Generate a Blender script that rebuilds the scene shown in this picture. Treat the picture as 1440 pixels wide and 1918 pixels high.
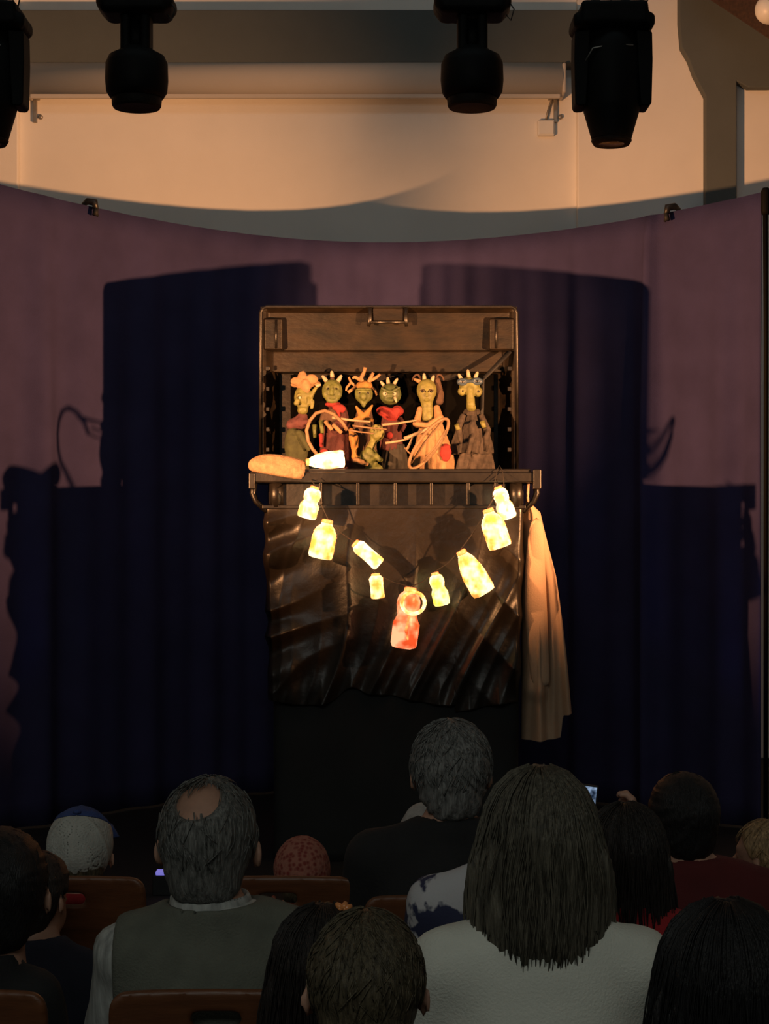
import bpy, math, random
import numpy as np
from mathutils import Vector, Matrix

random.seed(7)
rng = np.random.RandomState(7)
for o in list(bpy.data.objects):
    bpy.data.objects.remove(o)
scene = bpy.context.scene
C = scene.collection
PI = math.pi

# ------------------------------------------------------------------ camera
FP = 3200.0            # focal length in pixels of the 1440 x 1918 frame
CAMZ = 1.70
DW_ = 11.84             # distance of the back wall
cam_d = bpy.data.cameras.new('camera')
cam_d.sensor_fit = 'HORIZONTAL'
cam_d.sensor_width = 36.0
cam_d.lens = 36.0 * FP / 1440.0
cam_d.clip_end = 60
cam = bpy.data.objects.new('camera', cam_d)
cam.location = (0, 0, CAMZ)
cam.rotation_euler = (PI / 2, 0, 0)
C.objects.link(cam)
scene.camera = cam

# ------------------------------------------------------------------ world, lights, exposure
scene.view_settings.view_transform = 'Standard'
scene.view_settings.look = 'None'
scene.view_settings.gamma = 1.0
scene.view_settings.use_curve_mapping = False
scene.view_settings.exposure = 0.0
w = bpy.data.worlds.new('dim_hall')
w.use_nodes = True
w.node_tree.nodes['Background'].inputs[0].default_value = (0.80, 0.95, 1.0, 1)
w.node_tree.nodes['Background'].inputs[1].default_value = 0.012
scene.world = w


def aim(o, target):
    v = Vector(target) - Vector(o.location)
    o.rotation_euler = v.to_track_quat('-Z', 'Y').to_euler()


SPOT_R = (2.53, 6.46, 2.05)
SPOT_L = (-2.08, 6.32, 2.04)


def spot(name, loc, target, power, half, blend, col):
    d = bpy.data.lights.new(name, 'SPOT')
    d.energy = power
    d.color = col
    d.spot_size = math.radians(half * 2)
    d.spot_blend = blend
    d.shadow_soft_size = 0.035
    o = bpy.data.objects.new(name, d)
    o.location = loc
    C.objects.link(o)
    aim(o, target)
    return o


WARM = (1.0, 0.44, 0.17)
spot('stage_spot_beam', SPOT_R, (-0.72, 9.4, 2.66), 1750, 30, 0.95, WARM)
spot('stage_spot_beam', SPOT_L, (0.74, 9.1, 2.64), 1600, 28, 0.95, WARM)
hl = bpy.data.lights.new('hall_light', 'AREA')
hl.shape = 'RECTANGLE'
hl.size = 4.0
hl.size_y = 1.5
hl.energy = 52
hl.color = (0.95, 1.0, 0.92)
hlo = bpy.data.objects.new('hall_light', hl)
hlo.location = (-0.8, -2.2, 4.6)
C.objects.link(hlo)
aim(hlo, (0, 5.5, 1.2))
sl_ = bpy.data.lights.new('stage_fill_light', 'AREA')  # cool fill added to brighten the wall above the curtain
sl_.shape = 'RECTANGLE'
sl_.size = 5.0
sl_.size_y = 0.5
sl_.energy = 12
sl_.color = (0.72, 0.95, 1.0)
slo = bpy.data.objects.new('stage_fill_light', sl_)
slo.location = (0, 6.6, 6.2)
C.objects.link(slo)
aim(slo, (0, DW_, 3.9))


# ------------------------------------------------------------------ small tools
def P(px, py, d):
    """pixel of the photograph + distance -> point"""
    return Vector(((px - 720) / FP * d, d, CAMZ + (959 - py) / FP * d))


def hexc(r, g, b):
    def f(c):
        c /= 255.0
        return c / 12.92 if c <= 0.04045 else ((c + 0.055) / 1.055) ** 2.4
    return (f(r), f(g), f(b), 1)


MATS = {}


def mat(name, col, rough=0.6, var=0.25, scale=8.0, bump=0.0, bscale=40.0, metallic=0.0,
        stretch=(1, 1, 1), col2=None, thr=None, sheen=0.0, spec=0.5, voronoi=False):
    if name in MATS:
        return MATS[name]
    m = bpy.data.materials.new(name)
    m.use_nodes = True
    nt = m.node_tree
    N, L = nt.nodes, nt.links
    b = N['Principled BSDF']
    b.inputs['Roughness'].default_value = rough
    b.inputs['Metallic'].default_value = metallic
    b.inputs['Specular IOR Level'].default_value = spec
    if sheen:
        b.inputs['Sheen Weight'].default_value = sheen
    tc = N.new('ShaderNodeTexCoord')
    mp = N.new('ShaderNodeMapping')
    mp.inputs['Scale'].default_value = stretch
    L.new(tc.outputs['Object'], mp.inputs['Vector'])
    if voronoi:
        nz = N.new('ShaderNodeTexVoronoi')
        nz.inputs['Scale'].default_value = scale
        fac = nz.outputs['Distance']
    else:
        nz = N.new('ShaderNodeTexNoise')
        nz.inputs['Scale'].default_value = scale
        nz.inputs['Detail'].default_value = 4
        fac = nz.outputs['Fac']
    L.new(mp.outputs['Vector'], nz.inputs['Vector'])
    cr = N.new('ShaderNodeValToRGB')
    c = tuple(col[:3])
    if col2 is None:
        lo = tuple(x * (1 - var) for x in c)
        hi = tuple(min(1, x * (1 + var)) for x in c)
        p0, p1 = 0.3, 0.7
    else:
        lo, hi = c, tuple(col2[:3])
        p0, p1 = thr if thr else (0.35, 0.65)
    e = cr.color_ramp.elements
    e[0].position, e[1].position = p0, p1
    e[0].color = (*lo, 1)
    e[1].color = (*hi, 1)
    L.new(fac, cr.inputs['Fac'])
    L.new(cr.outputs['Color'], b.inputs['Base Color'])
    if bump > 0:
        n2 = N.new('ShaderNodeTexNoise')
        n2.inputs['Scale'].default_value = bscale
        n2.inputs['Detail'].default_value = 5
        L.new(mp.outputs['Vector'], n2.inputs['Vector'])
        bp = N.new('ShaderNodeBump')
        bp.inputs['Strength'].default_value = bump
        bp.inputs['Distance'].default_value = 0.01
        L.new(n2.outputs['Fac'], bp.inputs['Height'])
        L.new(bp.outputs['Normal'], b.inputs['Normal'])
    MATS[name] = m
    return m


def glow_mat(name, lo, hi, s_lo, s_hi, scale=18.0, rough=0.35):
    """translucent plastic lit by a lamp inside: emission mottled by the crumpled wall"""
    m = bpy.data.materials.new(name)
    m.use_nodes = True
    nt = m.node_tree
    N, L = nt.nodes, nt.links
    b = N['Principled BSDF']
    b.inputs['Base Color'].default_value = (*lo[:3], 1)
    b.inputs['Roughness'].default_value = rough
    tc = N.new('ShaderNodeTexCoord')
    nz = N.new('ShaderNodeTexNoise')
    nz.inputs['Scale'].default_value = scale
    nz.inputs['Detail'].default_value = 2
    L.new(tc.outputs['Object'], nz.inputs['Vector'])
    cr = N.new('ShaderNodeValToRGB')
    e = cr.color_ramp.elements
    e[0].position, e[1].position = 0.36, 0.58
    e[0].color = (*lo[:3], 1)
    e[1].color = (*hi[:3], 1)
    L.new(nz.outputs['Fac'], cr.inputs['Fac'])
    mr = N.new('ShaderNodeMapRange')
    mr.inputs['From Min'].default_value = 0.34
    mr.inputs['From Max'].default_value = 0.60
    mr.inputs['To Min'].default_value = s_lo
    mr.inputs['To Max'].default_value = s_hi
    L.new(nz.outputs['Fac'], mr.inputs['Value'])
    L.new(cr.outputs['Color'], b.inputs['Emission Color'])
    L.new(mr.outputs['Result'], b.inputs['Emission Strength'])
    return m


def mesh_np(name, V, F):
    V = np.asarray(V, dtype=np.float32)
    me = bpy.data.meshes.new(name)
    if isinstance(F, np.ndarray):
        F = F.astype(np.int32)
        n = F.shape[1]
        me.vertices.add(len(V))
        me.vertices.foreach_set('co', V.ravel())
        me.loops.add(F.size)
        me.loops.foreach_set('vertex_index', F.ravel())
        me.polygons.add(len(F))
        me.polygons.foreach_set('loop_start', np.arange(0, F.size, n, dtype=np.int32))
        me.update(calc_edges=True)
    else:
        me.from_pydata([tuple(map(float, v)) for v in V], [], F)
        me.update()
    return me


def link(name, me, material=None, parent=None, smooth=True):
    o = bpy.data.objects.new(name, me)
    C.objects.link(o)
    if material is not None and len(me.materials) == 0:
        me.materials.append(material)
    if smooth and len(me.polygons):
        me.polygons.foreach_set('use_smooth', np.ones(len(me.polygons), dtype=bool))
    if parent is not None:
        o.parent = parent
    return o


def empty(name, loc=(0, 0, 0), rz=0.0):
    o = bpy.data.objects.new(name, None)
    o.empty_display_size = 0.1
    o.location = loc
    o.rotation_euler = (0, 0, rz)
    C.objects.link(o)
    return o


def tag(o, label=None, cat=None, group=None, kind=None):
    if label:
        o['label'] = label
    if cat:
        o['category'] = cat
    if group:
        o['group'] = group
    if kind:
        o['kind'] = kind
    return o


class MB:
    """collects shapes in world metres; build() links them as one mesh (relative to the root)"""

    def __init__(self):
        self.v, self.f = [], []

    def add(self, vs, fs):
        b = len(self.v)
        self.v += [tuple(map(float, p)) for p in vs]
        self.f += [tuple(i + b for i in f) for f in fs]
        return self

    def box(self, lo, hi, M=None):
        (x0, y0, z0), (x1, y1, z1) = lo, hi
        vs = [(x0, y0, z0), (x1, y0, z0), (x1, y1, z0), (x0, y1, z0), (x0, y0, z1), (x1, y0, z1), (x1, y1, z1), (x0, y1, z1)]
        if M is not None:
            vs = [M @ Vector(p) for p in vs]
        return self.add(vs, [(0, 3, 2, 1), (4, 5, 6, 7), (0, 1, 5, 4), (1, 2, 6, 5), (2, 3, 7, 6), (3, 0, 4, 7)])

    def tube(self, pts, r, n=8, closed=False, flat=None):
        pts = [Vector(p) for p in pts]
        m = len(pts)
        rs = list(r) if hasattr(r, '__len__') else [r] * m
        vs, fs = [], []
        up = None
        for i, p in enumerate(pts):
            if closed:
                t = pts[(i + 1) % m] - pts[i - 1]
            else:
                t = pts[min(i + 1, m - 1)] - pts[max(i - 1, 0)]
            t.normalize()
            if up is None:
                up = Vector((0, 0, 1)) if abs(t.z) < 0.9 else Vector((0, 1, 0))
            a = t.cross(up)
            if a.length < 1e-5:
                a = t.orthogonal()
            a.normalize()
            b = a.cross(t).normalized()
            up = b
            for k in range(n):
                th = 2 * PI * k / n
                fl = flat if flat else 1.0
                vs.append(p + a * (math.cos(th) * rs[i]) + b * (math.sin(th) * rs[i] * fl))
        last = m if closed else m - 1
        for i in range(last):
            j = (i + 1) % m
            for k in range(n):
                q = (k + 1) % n
                fs.append((i * n + k, i * n + q, j * n + q, j * n + k))
        if not closed:
            fs.append(tuple(range(n - 1, -1, -1)))
            fs.append(tuple((m - 1) * n + k for k in range(n)))
        return self.add(vs, fs)

    def lathe(self, prof, M, n=20, sx=1.0, sy=1.0):
        """prof: list of (radius, height along local z); M: placing matrix"""
        vs, fs = [], []
        for r, h in prof:
            for k in range(n):
                th = 2 * PI * k / n
                vs.append(M @ Vector((math.cos(th) * r * sx, math.sin(th) * r * sy, h)))
        m = len(prof)
        for i in range(m - 1):
            for k in range(n):
                q = (k + 1) % n
                fs.append((i * n + k, i * n + q, (i + 1) * n + q, (i + 1) * n + k))
        fs.append(tuple(range(n - 1, -1, -1)))
        fs.append(tuple((m - 1) * n + k for k in range(n)))
        return self.add(vs, fs)

    def grid(self, nu, nv, fn, closed_u=False):
        vs = [fn(i / (nu if closed_u else nu - 1), j / (nv - 1)) for j in range(nv) for i in range(nu)]
        fs = []
        for j in range(nv - 1):
            for i in range(nu if closed_u else nu - 1):
                k = (i + 1) % nu
                fs.append((j * nu + i, j * nu + k, (j + 1) * nu + k, (j + 1) * nu + i))
        return self.add(vs, fs)

    def prism(self, poly, y0, y1):
        """poly in (x, z), extruded from distance y0 to y1"""
        n = len(poly)
        vs = [(x, y0, z) for x, z in poly] + [(x, y1, z) for x, z in poly]
        fs = [tuple(range(n)), tuple(range(2 * n - 1, n - 1, -1))]
        for i in range(n):
            j = (i + 1) % n
            fs.append((i, i + n, j + n, j))
        return self.add(vs, fs)

    def build(self, name, material, root=None, smooth=True, bevel=0.0, seg=2, solid=0.0, sub=0, local=False):
        off = Vector(root.matrix_basis.translation) if (root is not None and not local) else Vector((0, 0, 0))
        if root is not None and not local and root.parent is not None:
            off = off + Vector(root.parent.matrix_basis.translation)
        me = mesh_np(name, [Vector(p) - off for p in self.v], self.f)
        o = link(name, me, material, root, smooth)
        if solid:
            md = o.modifiers.new('solid', 'SOLIDIFY')
            md.thickness = solid
            md.offset = 0
        if bevel:
            md = o.modifiers.new('bevel', 'BEVEL')
            md.width = bevel
            md.segments = seg
            md.limit_method = 'ANGLE'
            md.harden_normals = True
        if sub:
            md = o.modifiers.new('sub', 'SUBSURF')
            md.levels = md.render_levels = sub
        return o


# ------------------------------------------------------------------ distance fields -> surfaces
def ell(p, c, r):
    x, y, z = (p[0] - c[0]) / r[0], (p[1] - c[1]) / r[1], (p[2] - c[2]) / r[2]
    k0 = np.sqrt(x * x + y * y + z * z)
    k1 = np.sqrt((x / r[0]) ** 2 + (y / r[1]) ** 2 + (z / r[2]) ** 2) + 1e-6
    return k0 * (k0 - 1) / k1


def cap(p, a, b, ra, rb=None):
    rb = ra if rb is None else rb
    a, b = np.asarray(a, np.float32), np.asarray(b, np.float32)
    d = b - a
    x, y, z = p[0] - a[0], p[1] - a[1], p[2] - a[2]
    h = np.clip((x * d[0] + y * d[1] + z * d[2]) / (float(d @ d) + 1e-9), 0, 1)
    return np.sqrt((x - d[0] * h) ** 2 + (y - d[1] * h) ** 2 + (z - d[2] * h) ** 2) - (ra + (rb - ra) * h)


def rbox(p, c, h, r):
    q = [np.abs(p[i] - c[i]) - (h[i] - r) for i in range(3)]
    out = np.sqrt(sum(np.maximum(a, 0) ** 2 for a in q))
    return out + np.minimum(np.maximum(q[0], np.maximum(q[1], q[2])), 0) - r


def smin(a, b, k):
    h = np.clip(0.5 + 0.5 * (b - a) / k, 0, 1)
    return b + (a - b) * h - k * h * (1 - h)


def smax(a, b, k):
    return -smin(-a, -b, k)


def surf(f, xs, ys, zs):
    xs, ys, zs = [np.asarray(a, np.float32) for a in (xs, ys, zs)]
    X, Y, Z = np.meshgrid(xs, ys, zs, indexing='ij')
    V = f((X, Y, Z)).astype(np.float32)
    V[V == 0] = 1e-6
    nx, ny, nz = V.shape
    S = V < 0
    cs = (nx - 1, ny - 1, nz - 1)
    acc = np.zeros(cs + (3,), np.float32)
    cnt = np.zeros(cs, np.float32)
    G = (X, Y, Z)

    def sl(o):
        return tuple(slice(o[i], o[i] + cs[i]) for i in range(3))
    for ax in range(3):
        o1, o2 = [i for i in range(3) if i != ax]
        for u in (0, 1):
            for v in (0, 1):
                a = [0, 0, 0]
                a[o1], a[o2] = u, v
                b = list(a)
                b[ax] = 1
                sa, sb = sl(a), sl(b)
                m = S[sa] != S[sb]
                va, vb = V[sa], V[sb]
                t = np.where(m, va / np.where(m, va - vb, 1), 0)
                for i in range(3):
                    ga = G[i][sa]
                    acc[..., i] += np.where(m, ga + (G[i][sb] - ga) * t, 0)
                cnt += m
    act = cnt > 0
    idx = -np.ones(cs, np.int64)
    idx[act] = np.arange(int(act.sum()))
    verts = acc[act] / cnt[act][:, None]
    quads = []
    for ax in range(3):
        o1, o2 = [(1, 2), (2, 0), (0, 1)][ax]
        a = [slice(None)] * 3
        b = [slice(None)] * 3
        a[ax], b[ax] = slice(0, -1), slice(1, None)
        sa, sb = S[tuple(a)], S[tuple(b)]
        ii = np.argwhere(sa != sb)
        n = (nx, ny, nz)
        ok = (ii[:, o1] > 0) & (ii[:, o1] < n[o1] - 1) & (ii[:, o2] > 0) & (ii[:, o2] < n[o2] - 1)
        ii = ii[ok]
        if len(ii) == 0:
            continue

        def cell(d1, d2):
            c = ii.copy()
            c[:, o1] += d1
            c[:, o2] += d2
            return idx[c[:, 0], c[:, 1], c[:, 2]]
        q = np.stack([cell(-1, -1), cell(0, -1), cell(0, 0), cell(-1, 0)], 1)
        flip = ~sa[ii[:, 0], ii[:, 1], ii[:, 2]]
        q[flip] = q[flip][:, ::-1]
        quads.append(q)
    return verts, (np.concatenate(quads) if quads else np.zeros((0, 4), np.int64))


def ax(lo, hi, h):
    return np.linspace(lo, hi, max(4, int(round((hi - lo) / h)) + 1))


def sdf_obj(name, f, lo, hi, h, material, parent=None, xf=None):
    v, q = surf(f, ax(lo[0], hi[0], h), ax(lo[1], hi[1], h), ax(lo[2], hi[2], h))
    if xf is not None:
        v = xf(v)
    return link(name, mesh_np(name, v, q), material, parent)


def wob(p, s, seed):
    """cheap smooth pseudo-noise in [-1, 1]"""
    r = np.random.RandomState(seed)
    out = 0
    for _ in range(4):
        k = r.normal(size=3) * s
        out = out + np.sin(p[0] * k[0] + p[1] * k[1] + p[2] * k[2] + r.uniform(0, 6.28))
    return out / 4

# ================================================================== THE SETTING
DW = 11.84                                  # distance of the back wall
m_wall = mat('white_wall_paint', (0.80, 0.79, 0.76), 0.85, 0.03, 3, 0.06, 180)
m_beam = mat('beam_shade_grey', (0.095, 0.11, 0.11), 0.85, 0.06, 3, 0.08, 150)
m_shadow_slab = mat('wall_shadow_grey', (0.10, 0.115, 0.115), 0.85, 0.06, 3, 0.08, 150)
m_floor = mat('worn_hall_floor', (0.012, 0.010, 0.009), 0.6, 0.3, 6, 0.1, 30, stretch=(1, 6, 1))
m_wood_beam = mat('brown_roof_timber', (0.045, 0.022, 0.012), 0.7, 0.35, 6, 0.2, 30, stretch=(1, 8, 8))


def struct(name, mb, m, parent=None, bevel=0.0, label=None):
    o = mb.build(name, m, parent, smooth=False, bevel=bevel)
    tag(o, label, kind='structure')
    return o


struct('floor', MB().box((-5.5, -4, -0.1), (5.5, DW, 0.0)), m_floor, label='dark hall floor under the audience chairs and stage')
wxl, wxr = (38 - 720) / FP * DW, (1079 - 720) / FP * DW
wall = struct('wall_back', MB().box((-5.5, DW, 0), (5.5, DW + 0.25, 6.4)), m_wall, label='white back wall lit orange above the curtain')
struct('wall_left', MB().box((-5.75, -4, 0), (-5.5, DW + 0.25, 6.4)), m_wall, label='white side wall left of the audience')
struct('wall_right', MB().box((5.5, -4, 0), (5.75, DW + 0.25, 6.4)), m_wall, label='white side wall right of the audience')
struct('ceiling', MB().box((-5.75, -4, 6.4), (5.75, DW + 0.25, 6.6)), m_wall, label='pale hall ceiling')
# pilasters either side of the shallow recess
struct('trim_1', MB().box((-5.4, DW - 0.07, 0), (wxl, DW, 6.4)), m_wall, bevel=0.012, label='shallow white wall pilaster left of the roll screen')
struct('trim_2', MB().box((wxr, DW - 0.07, 0), (3.6, DW, 6.4)), m_wall, bevel=0.012, label='shallow white wall pilaster right of the roll screen')
# beam over the roll screen, its dark grey standing in for shade
zb0 = P(0, 117, DW - 0.20).z
zb1 = P(0, 18, DW - 0.20).z
struct('trim_3', MB().box((wxl, DW - 0.20, zb0), (wxr - 0.002, DW, zb1)), m_beam, bevel=0.008, label='shade-grey horizontal beam above the roll screen')
# a shadow on the wall, put into the outline and grey of a slab
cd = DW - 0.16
shadow_px = [(1321, 1700), (1380, 1700), (1380, 152), (1402, 164), (1440, 164), (1700, 150), (1700, -80), (1272, -80), (1272, 40),
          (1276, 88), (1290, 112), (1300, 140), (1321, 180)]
struct('trim_4', MB().prism([(P(a, b, cd).x, max(0.0, P(a, b, cd).z)) for a, b in shadow_px], DW - 0.16, DW - 0.069), m_shadow_slab, bevel=0.01,
       label='dark grey slab shaped and coloured as a wall shadow beside the right pilaster')
# roof timber in the upper right corner
a, b = P(1290, -34, 11.3), P(1520, 118, 10.3)
dirv = (b - a).normalized()
up = Vector((0, 0, 1))
side = dirv.cross(up).normalized()
upp = side.cross(dirv).normalized()
mb = MB()
vs = []
for q in (a, b + dirv * 3.0):
    for s, t in ((-0.08, 0), (0.08, 0), (0.08, 0.26), (-0.08, 0.26)):
        vs.append(q + side * s + upp * t)
mb.add(vs, [(0, 1, 2, 3), (7, 6, 5, 4), (0, 4, 5, 1), (1, 5, 6, 2), (2, 6, 7, 3), (3, 7, 4, 0)])
struct('trim_5', mb, m_wood_beam, bevel=0.01, label='sloping brown roof timber in the upper right corner')

# ------------------------------------------------------------------ round white ceiling lamp in the corner
m_white_plastic = mat('white_plastic', (0.75, 0.75, 0.72), 0.4, 0.03)
m_black_metal = mat('black_metal', (0.012, 0.012, 0.013), 0.42, 0.3, 20, 0.05, 80)
m_black_rubber = mat('black_rubber', (0.008, 0.008, 0.009), 0.7, 0.2, 30)
pl = P(1441, 18, 10.0)
root = empty('globe_lamp', pl)
tag(root, 'small white globe lamp hanging in the upper right corner', 'lamp')
mb = MB()
mb.lathe([(0.001, -0.085)] + [(0.085 * math.sin(t), -0.085 * math.cos(t)) for t in [PI * k / 12 for k in range(1, 11)]] + [(0.03, 0.08)],
         Matrix.Translation(pl), 24)
mb.build('globe', m_white_plastic, root)
MB().lathe([(0.032, 0.075), (0.035, 0.10), (0.012, 0.115), (0.008, 0.13)], Matrix.Translation(pl), 16).build('socket', m_black_metal, root)
MB().tube([pl + Vector((0, 0, 0.12)), (pl.x, pl.y, 6.4)], 0.006, 6).build('cable', m_black_rubber, root)

# ------------------------------------------------------------------ roll-up projection screen under the beam
m_screen = mat('cream_screen_cloth', (0.50, 0.48, 0.45), 0.8, 0.03, 3, 0.05, 120)
m_steel = mat('galvanised_steel', (0.30, 0.28, 0.25), 0.45, 0.15, 20, metallic=0.6)
sd = DW - 0.16
xl, xr = P(52, 0, sd).x, P(1054, 0, sd).x
zt, zbm = P(0, 117, sd).z, P(0, 180, sd).z
root = empty('roll_screen', ((xl + xr) / 2, sd, zbm))
tag(root, 'rolled-up cream projection screen under the grey beam', 'projection screen')
rr = (zt - zbm) / 2 * 0.98
zc = (zt + zbm) / 2
MB().tube([(xl + 0.01, sd, zc), (xr - 0.01, sd, zc)], rr, 32).build('screen_roll', m_screen, root)
MB().box((xl + 0.02, sd - 0.03, zbm - 0.02), (xr - 0.02, sd + 0.0, zbm + 0.012)).build('bottom_bar', m_screen, root, False, 0.006)
for xe in (xl, xr):
    MB().box((xe - 0.012, sd - rr * 0.9, zc - rr * 1.0), (xe + 0.012, DW - 0.005, zc + rr * 0.8)).build('end_bracket', m_screen, root, False, 0.01)
for px in (66, 1040):
    p0 = P(px, 186, DW - 0.02)
    mb = MB()
    mb.box((p0.x - 0.012, DW - 0.03, p0.z - 0.16), (p0.x + 0.012, DW - 0.003, p0.z + 0.02))
    mb.box((p0.x - 0.05, DW - 0.09, p0.z - 0.005), (p0.x + 0.03, DW - 0.003, p0.z + 0.02))
    bo = mb.build('wall_bracket', m_steel, root, False, 0.003)
    MB().lathe([(0.016, 0), (0.016, 0.02), (0.008, 0.024)], Matrix.Translation((p0.x + 0.035, DW, p0.z - 0.12)) @ Matrix.Rotation(PI / 2, 4, 'X'), 12).build('bolt', m_steel, bo)
# small junction box with its cable
pb = P(1022, 240, DW - 0.03)
root = empty('junction_box', (pb.x, DW, pb.z))
tag(root, 'small white junction box on the wall below the roll screen end', 'junction box')
MB().box((pb.x - 0.058, DW - 0.05, pb.z - 0.055), (pb.x + 0.058, DW, pb.z + 0.055)).build('box', m_white_plastic, root, False, 0.008)
MB().box((pb.x - 0.05, DW - 0.056, pb.z - 0.047), (pb.x + 0.05, DW - 0.048, pb.z + 0.047)).build('cover', m_white_plastic, root, False, 0.004)
MB().tube([(pb.x, DW - 0.03, pb.z + 0.05), (pb.x + 0.015, DW - 0.03, pb.z + 0.12), (pb.x + 0.04, DW - 0.03, pb.z + 0.2), (pb.x + 0.05, DW - 0.06, pb.z + 0.27)],
          0.007, 8).build('cable', m_steel, root)

# ================================================================== CURVED CURTAIN
m_curtain = mat('dark_blue_purple_curtain', (0.040, 0.037, 0.096), 0.9, 0.12, 4, 0.25, 260, sheen=0.0, spec=0.15)
m_pipe = mat('black_pipe', (0.004, 0.004, 0.004), 0.7, 0.2, spec=0.1)
KC, DC = 0.36, 10.5


def curt_d(x):
    return DC - KC * x * x


def curt_top(x):
    return 3.357 + (0.0175 if x < 0 else 0.0095) * x * x


def curt_fold(x, v):
    """folds of the cloth, v = 0 at the top and 1 at the floor"""
    g = 0.35 + 0.65 * min(1, v * 3)
    f = 0.012 * math.sin(x * 23 + 1.2 * math.sin(x * 3.1)) * g
    f += 0.010 * math.sin(x * 41 + 2.0 + 2 * math.sin(x * 1.7)) * g
    if x > 0.2:
        f += 0.030 * min(1, (x - 0.2) * 2) * max(0, math.sin(x * 17.5 + 0.6)) ** 3 * g
    f += 0.05 * math.exp(-((x - 1.515) / 0.022) ** 2) * (0.5 + 0.5 * g)       # the deep fold under the right clamp
    f += 0.03 * math.exp(-((x + 1.86) / 0.05) ** 2) * g
    return f


XL, XR = -2.75, 2.005
mb = MB()


def cf(u, v):
    x = XL + (XR - XL) * u
    z = curt_top(x) * (1 - v) + 0.012 * v
    dd = curt_d(x) if x > -2.2 else curt_d(-2.2) - (-2.2 - x) * 1.2
    n = Vector((-2 * KC * x, -1, 0)).normalized()
    p = Vector((x, dd, 0)) + n * curt_fold(x, v) * (0.25 if v < 0.01 else 1)
    return Vector((p.x, p.y, z))


mb.grid(420, 26, cf)
root = empty('stage_curtain', (0, DC, 0))
tag(root, 'dark blue-purple curtain curving behind the puppet container', 'curtain')
mb.build('cloth', m_curtain, root, solid=0.006)
tp = []
for i in range(60):
    x = -2.6 + (XR + 0.01 + 2.6) * i / 59
    dd = curt_d(x) if x > -2.2 else curt_d(-2.2) - (-2.2 - x) * 1.2
    tp.append((x, dd + 0.028, curt_top(x) - 0.03))
MB().tube(tp, 0.014, 10).build('top_rail', m_pipe, root)
# hem ribbon and standing pole at the right end
hx = XR + 0.012
MB().tube([(hx, curt_d(XR), curt_top(XR) + 0.01), (hx + 0.004, curt_d(XR), 2.6), (hx + 0.002, curt_d(XR), 0.0)], [0.014, 0.012, 0.012], 8).build('end_pole', m_pipe, root)
MB().lathe([(0.022, -0.12), (0.026, -0.10), (0.026, 0.0), (0.016, 0.02)], Matrix.Translation((hx, curt_d(XR) - 0.01, curt_top(XR))), 12).build('pole_cap', m_pipe, root)
xm = -1.62
MB().tube([(xm, curt_d(xm) + 0.05, curt_top(xm) - 0.02), (xm, curt_d(xm) + 0.05, 0.0)], 0.016, 8).build('rear_pole', m_pipe, root)
xm = 1.55
MB().tube([(xm, curt_d(xm) + 0.05, curt_top(xm) - 0.02), (xm, curt_d(xm) + 0.05, 0.0)], 0.016, 8).build('rear_pole', m_pipe, root)
# clamps biting over the curtain's top
for px, py, lab, mir in ((172, 392, 'black spring clamp gripping the curtain top on the left', 1), (1255, 392, 'black spring clamp gripping the curtain top on the right', -1)):
    x = (px - 720) / FP * curt_d((px - 720) / FP * 9.55)
    d0 = curt_d(x)
    zt_ = curt_top(x)
    root = empty('curtain_clamp', (x, d0, zt_ - 0.05))
    tag(root, lab, 'clamp', 'clamps on the curtain top')
    mb = MB()
    mb.tube([(x - mir * 0.05, d0 + 0.0, zt_ + 0.012), (x - mir * 0.02, d0 - 0.02, zt_ + 0.028), (x + mir * 0.02, d0 - 0.03, zt_ + 0.02), (x + mir * 0.03, d0 - 0.035, zt_ - 0.02)],
            [0.012, 0.02, 0.022, 0.015], 8)
    mb.build('jaw', m_black_metal, root)
    MB().tube([(x + mir * 0.03, d0 - 0.04, zt_ - 0.015), (x + mir * 0.026, d0 - 0.045, zt_ - 0.055)], [0.013, 0.017], 8).build('handle', m_black_rubber, root)
    MB().tube([(x + mir * 0.022, d0 + 0.0, zt_ - 0.02), (x + mir * 0.024, d0 + 0.03, zt_ - 0.045)], 0.01, 8).build('rear_handle', m_black_rubber, root)

# ================================================================== STAGE SPOTS ON STANDS (just outside the frame, they throw the two shadows)
m_lens = mat('lamp_lens_glass', (0.10, 0.07, 0.05), 0.15, 0.05)


def stand_spot(loc, target, label):
    root = empty('spotlight_on_stand', (loc[0], loc[1], 0))
    tag(root, label, 'spotlight', 'spotlights on stands')
    L_ = Vector(loc)
    dv = (Vector(target) - L_).normalized()
    q = dv.to_track_quat('Z', 'Y').to_matrix().to_4x4()
    M = Matrix.Translation(L_ - dv * 0.33) @ q
    MB().lathe([(0.06, 0), (0.085, 0.03), (0.09, 0.22), (0.10, 0.23), (0.10, 0.27), (0.085, 0.275)], M, 20).build('housing', m_black_metal, root)
    MB().lathe([(0.001, 0.276), (0.08, 0.277), (0.078, 0.281), (0.001, 0.285)], M, 20).build('lens', m_lens, root)
    c = L_ - dv * 0.2
    MB().tube([c + Vector((0.12, 0, 0)), c + Vector((0.12, 0, -0.15)), c + Vector((0, 0, -0.2)), c + Vector((-0.12, 0, -0.15)), c + Vector((-0.12, 0, 0))], 0.01, 6).build('yoke', m_black_metal, root)
    MB().tube([c + Vector((0, 0, -0.2)), (c.x, c.y, 0.25)], 0.018, 8).build('pole', m_black_metal, root)
    for k in range(3):
        a_ = 2 * PI * k / 3 + 0.4
        MB().tube([(c.x, c.y, 0.7), (c.x + 0.45 * math.cos(a_), c.y + 0.45 * math.sin(a_), 0.012)], 0.011, 6).build('leg', m_black_metal, root)
    return root


stand_spot(SPOT_R, (-0.55, 9.4, 2.5), 'black spotlight on a tripod stand right of the stage')
stand_spot(SPOT_L, (0.62, 9.1, 2.5), 'black spotlight on a tripod stand left of the stage')

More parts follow.
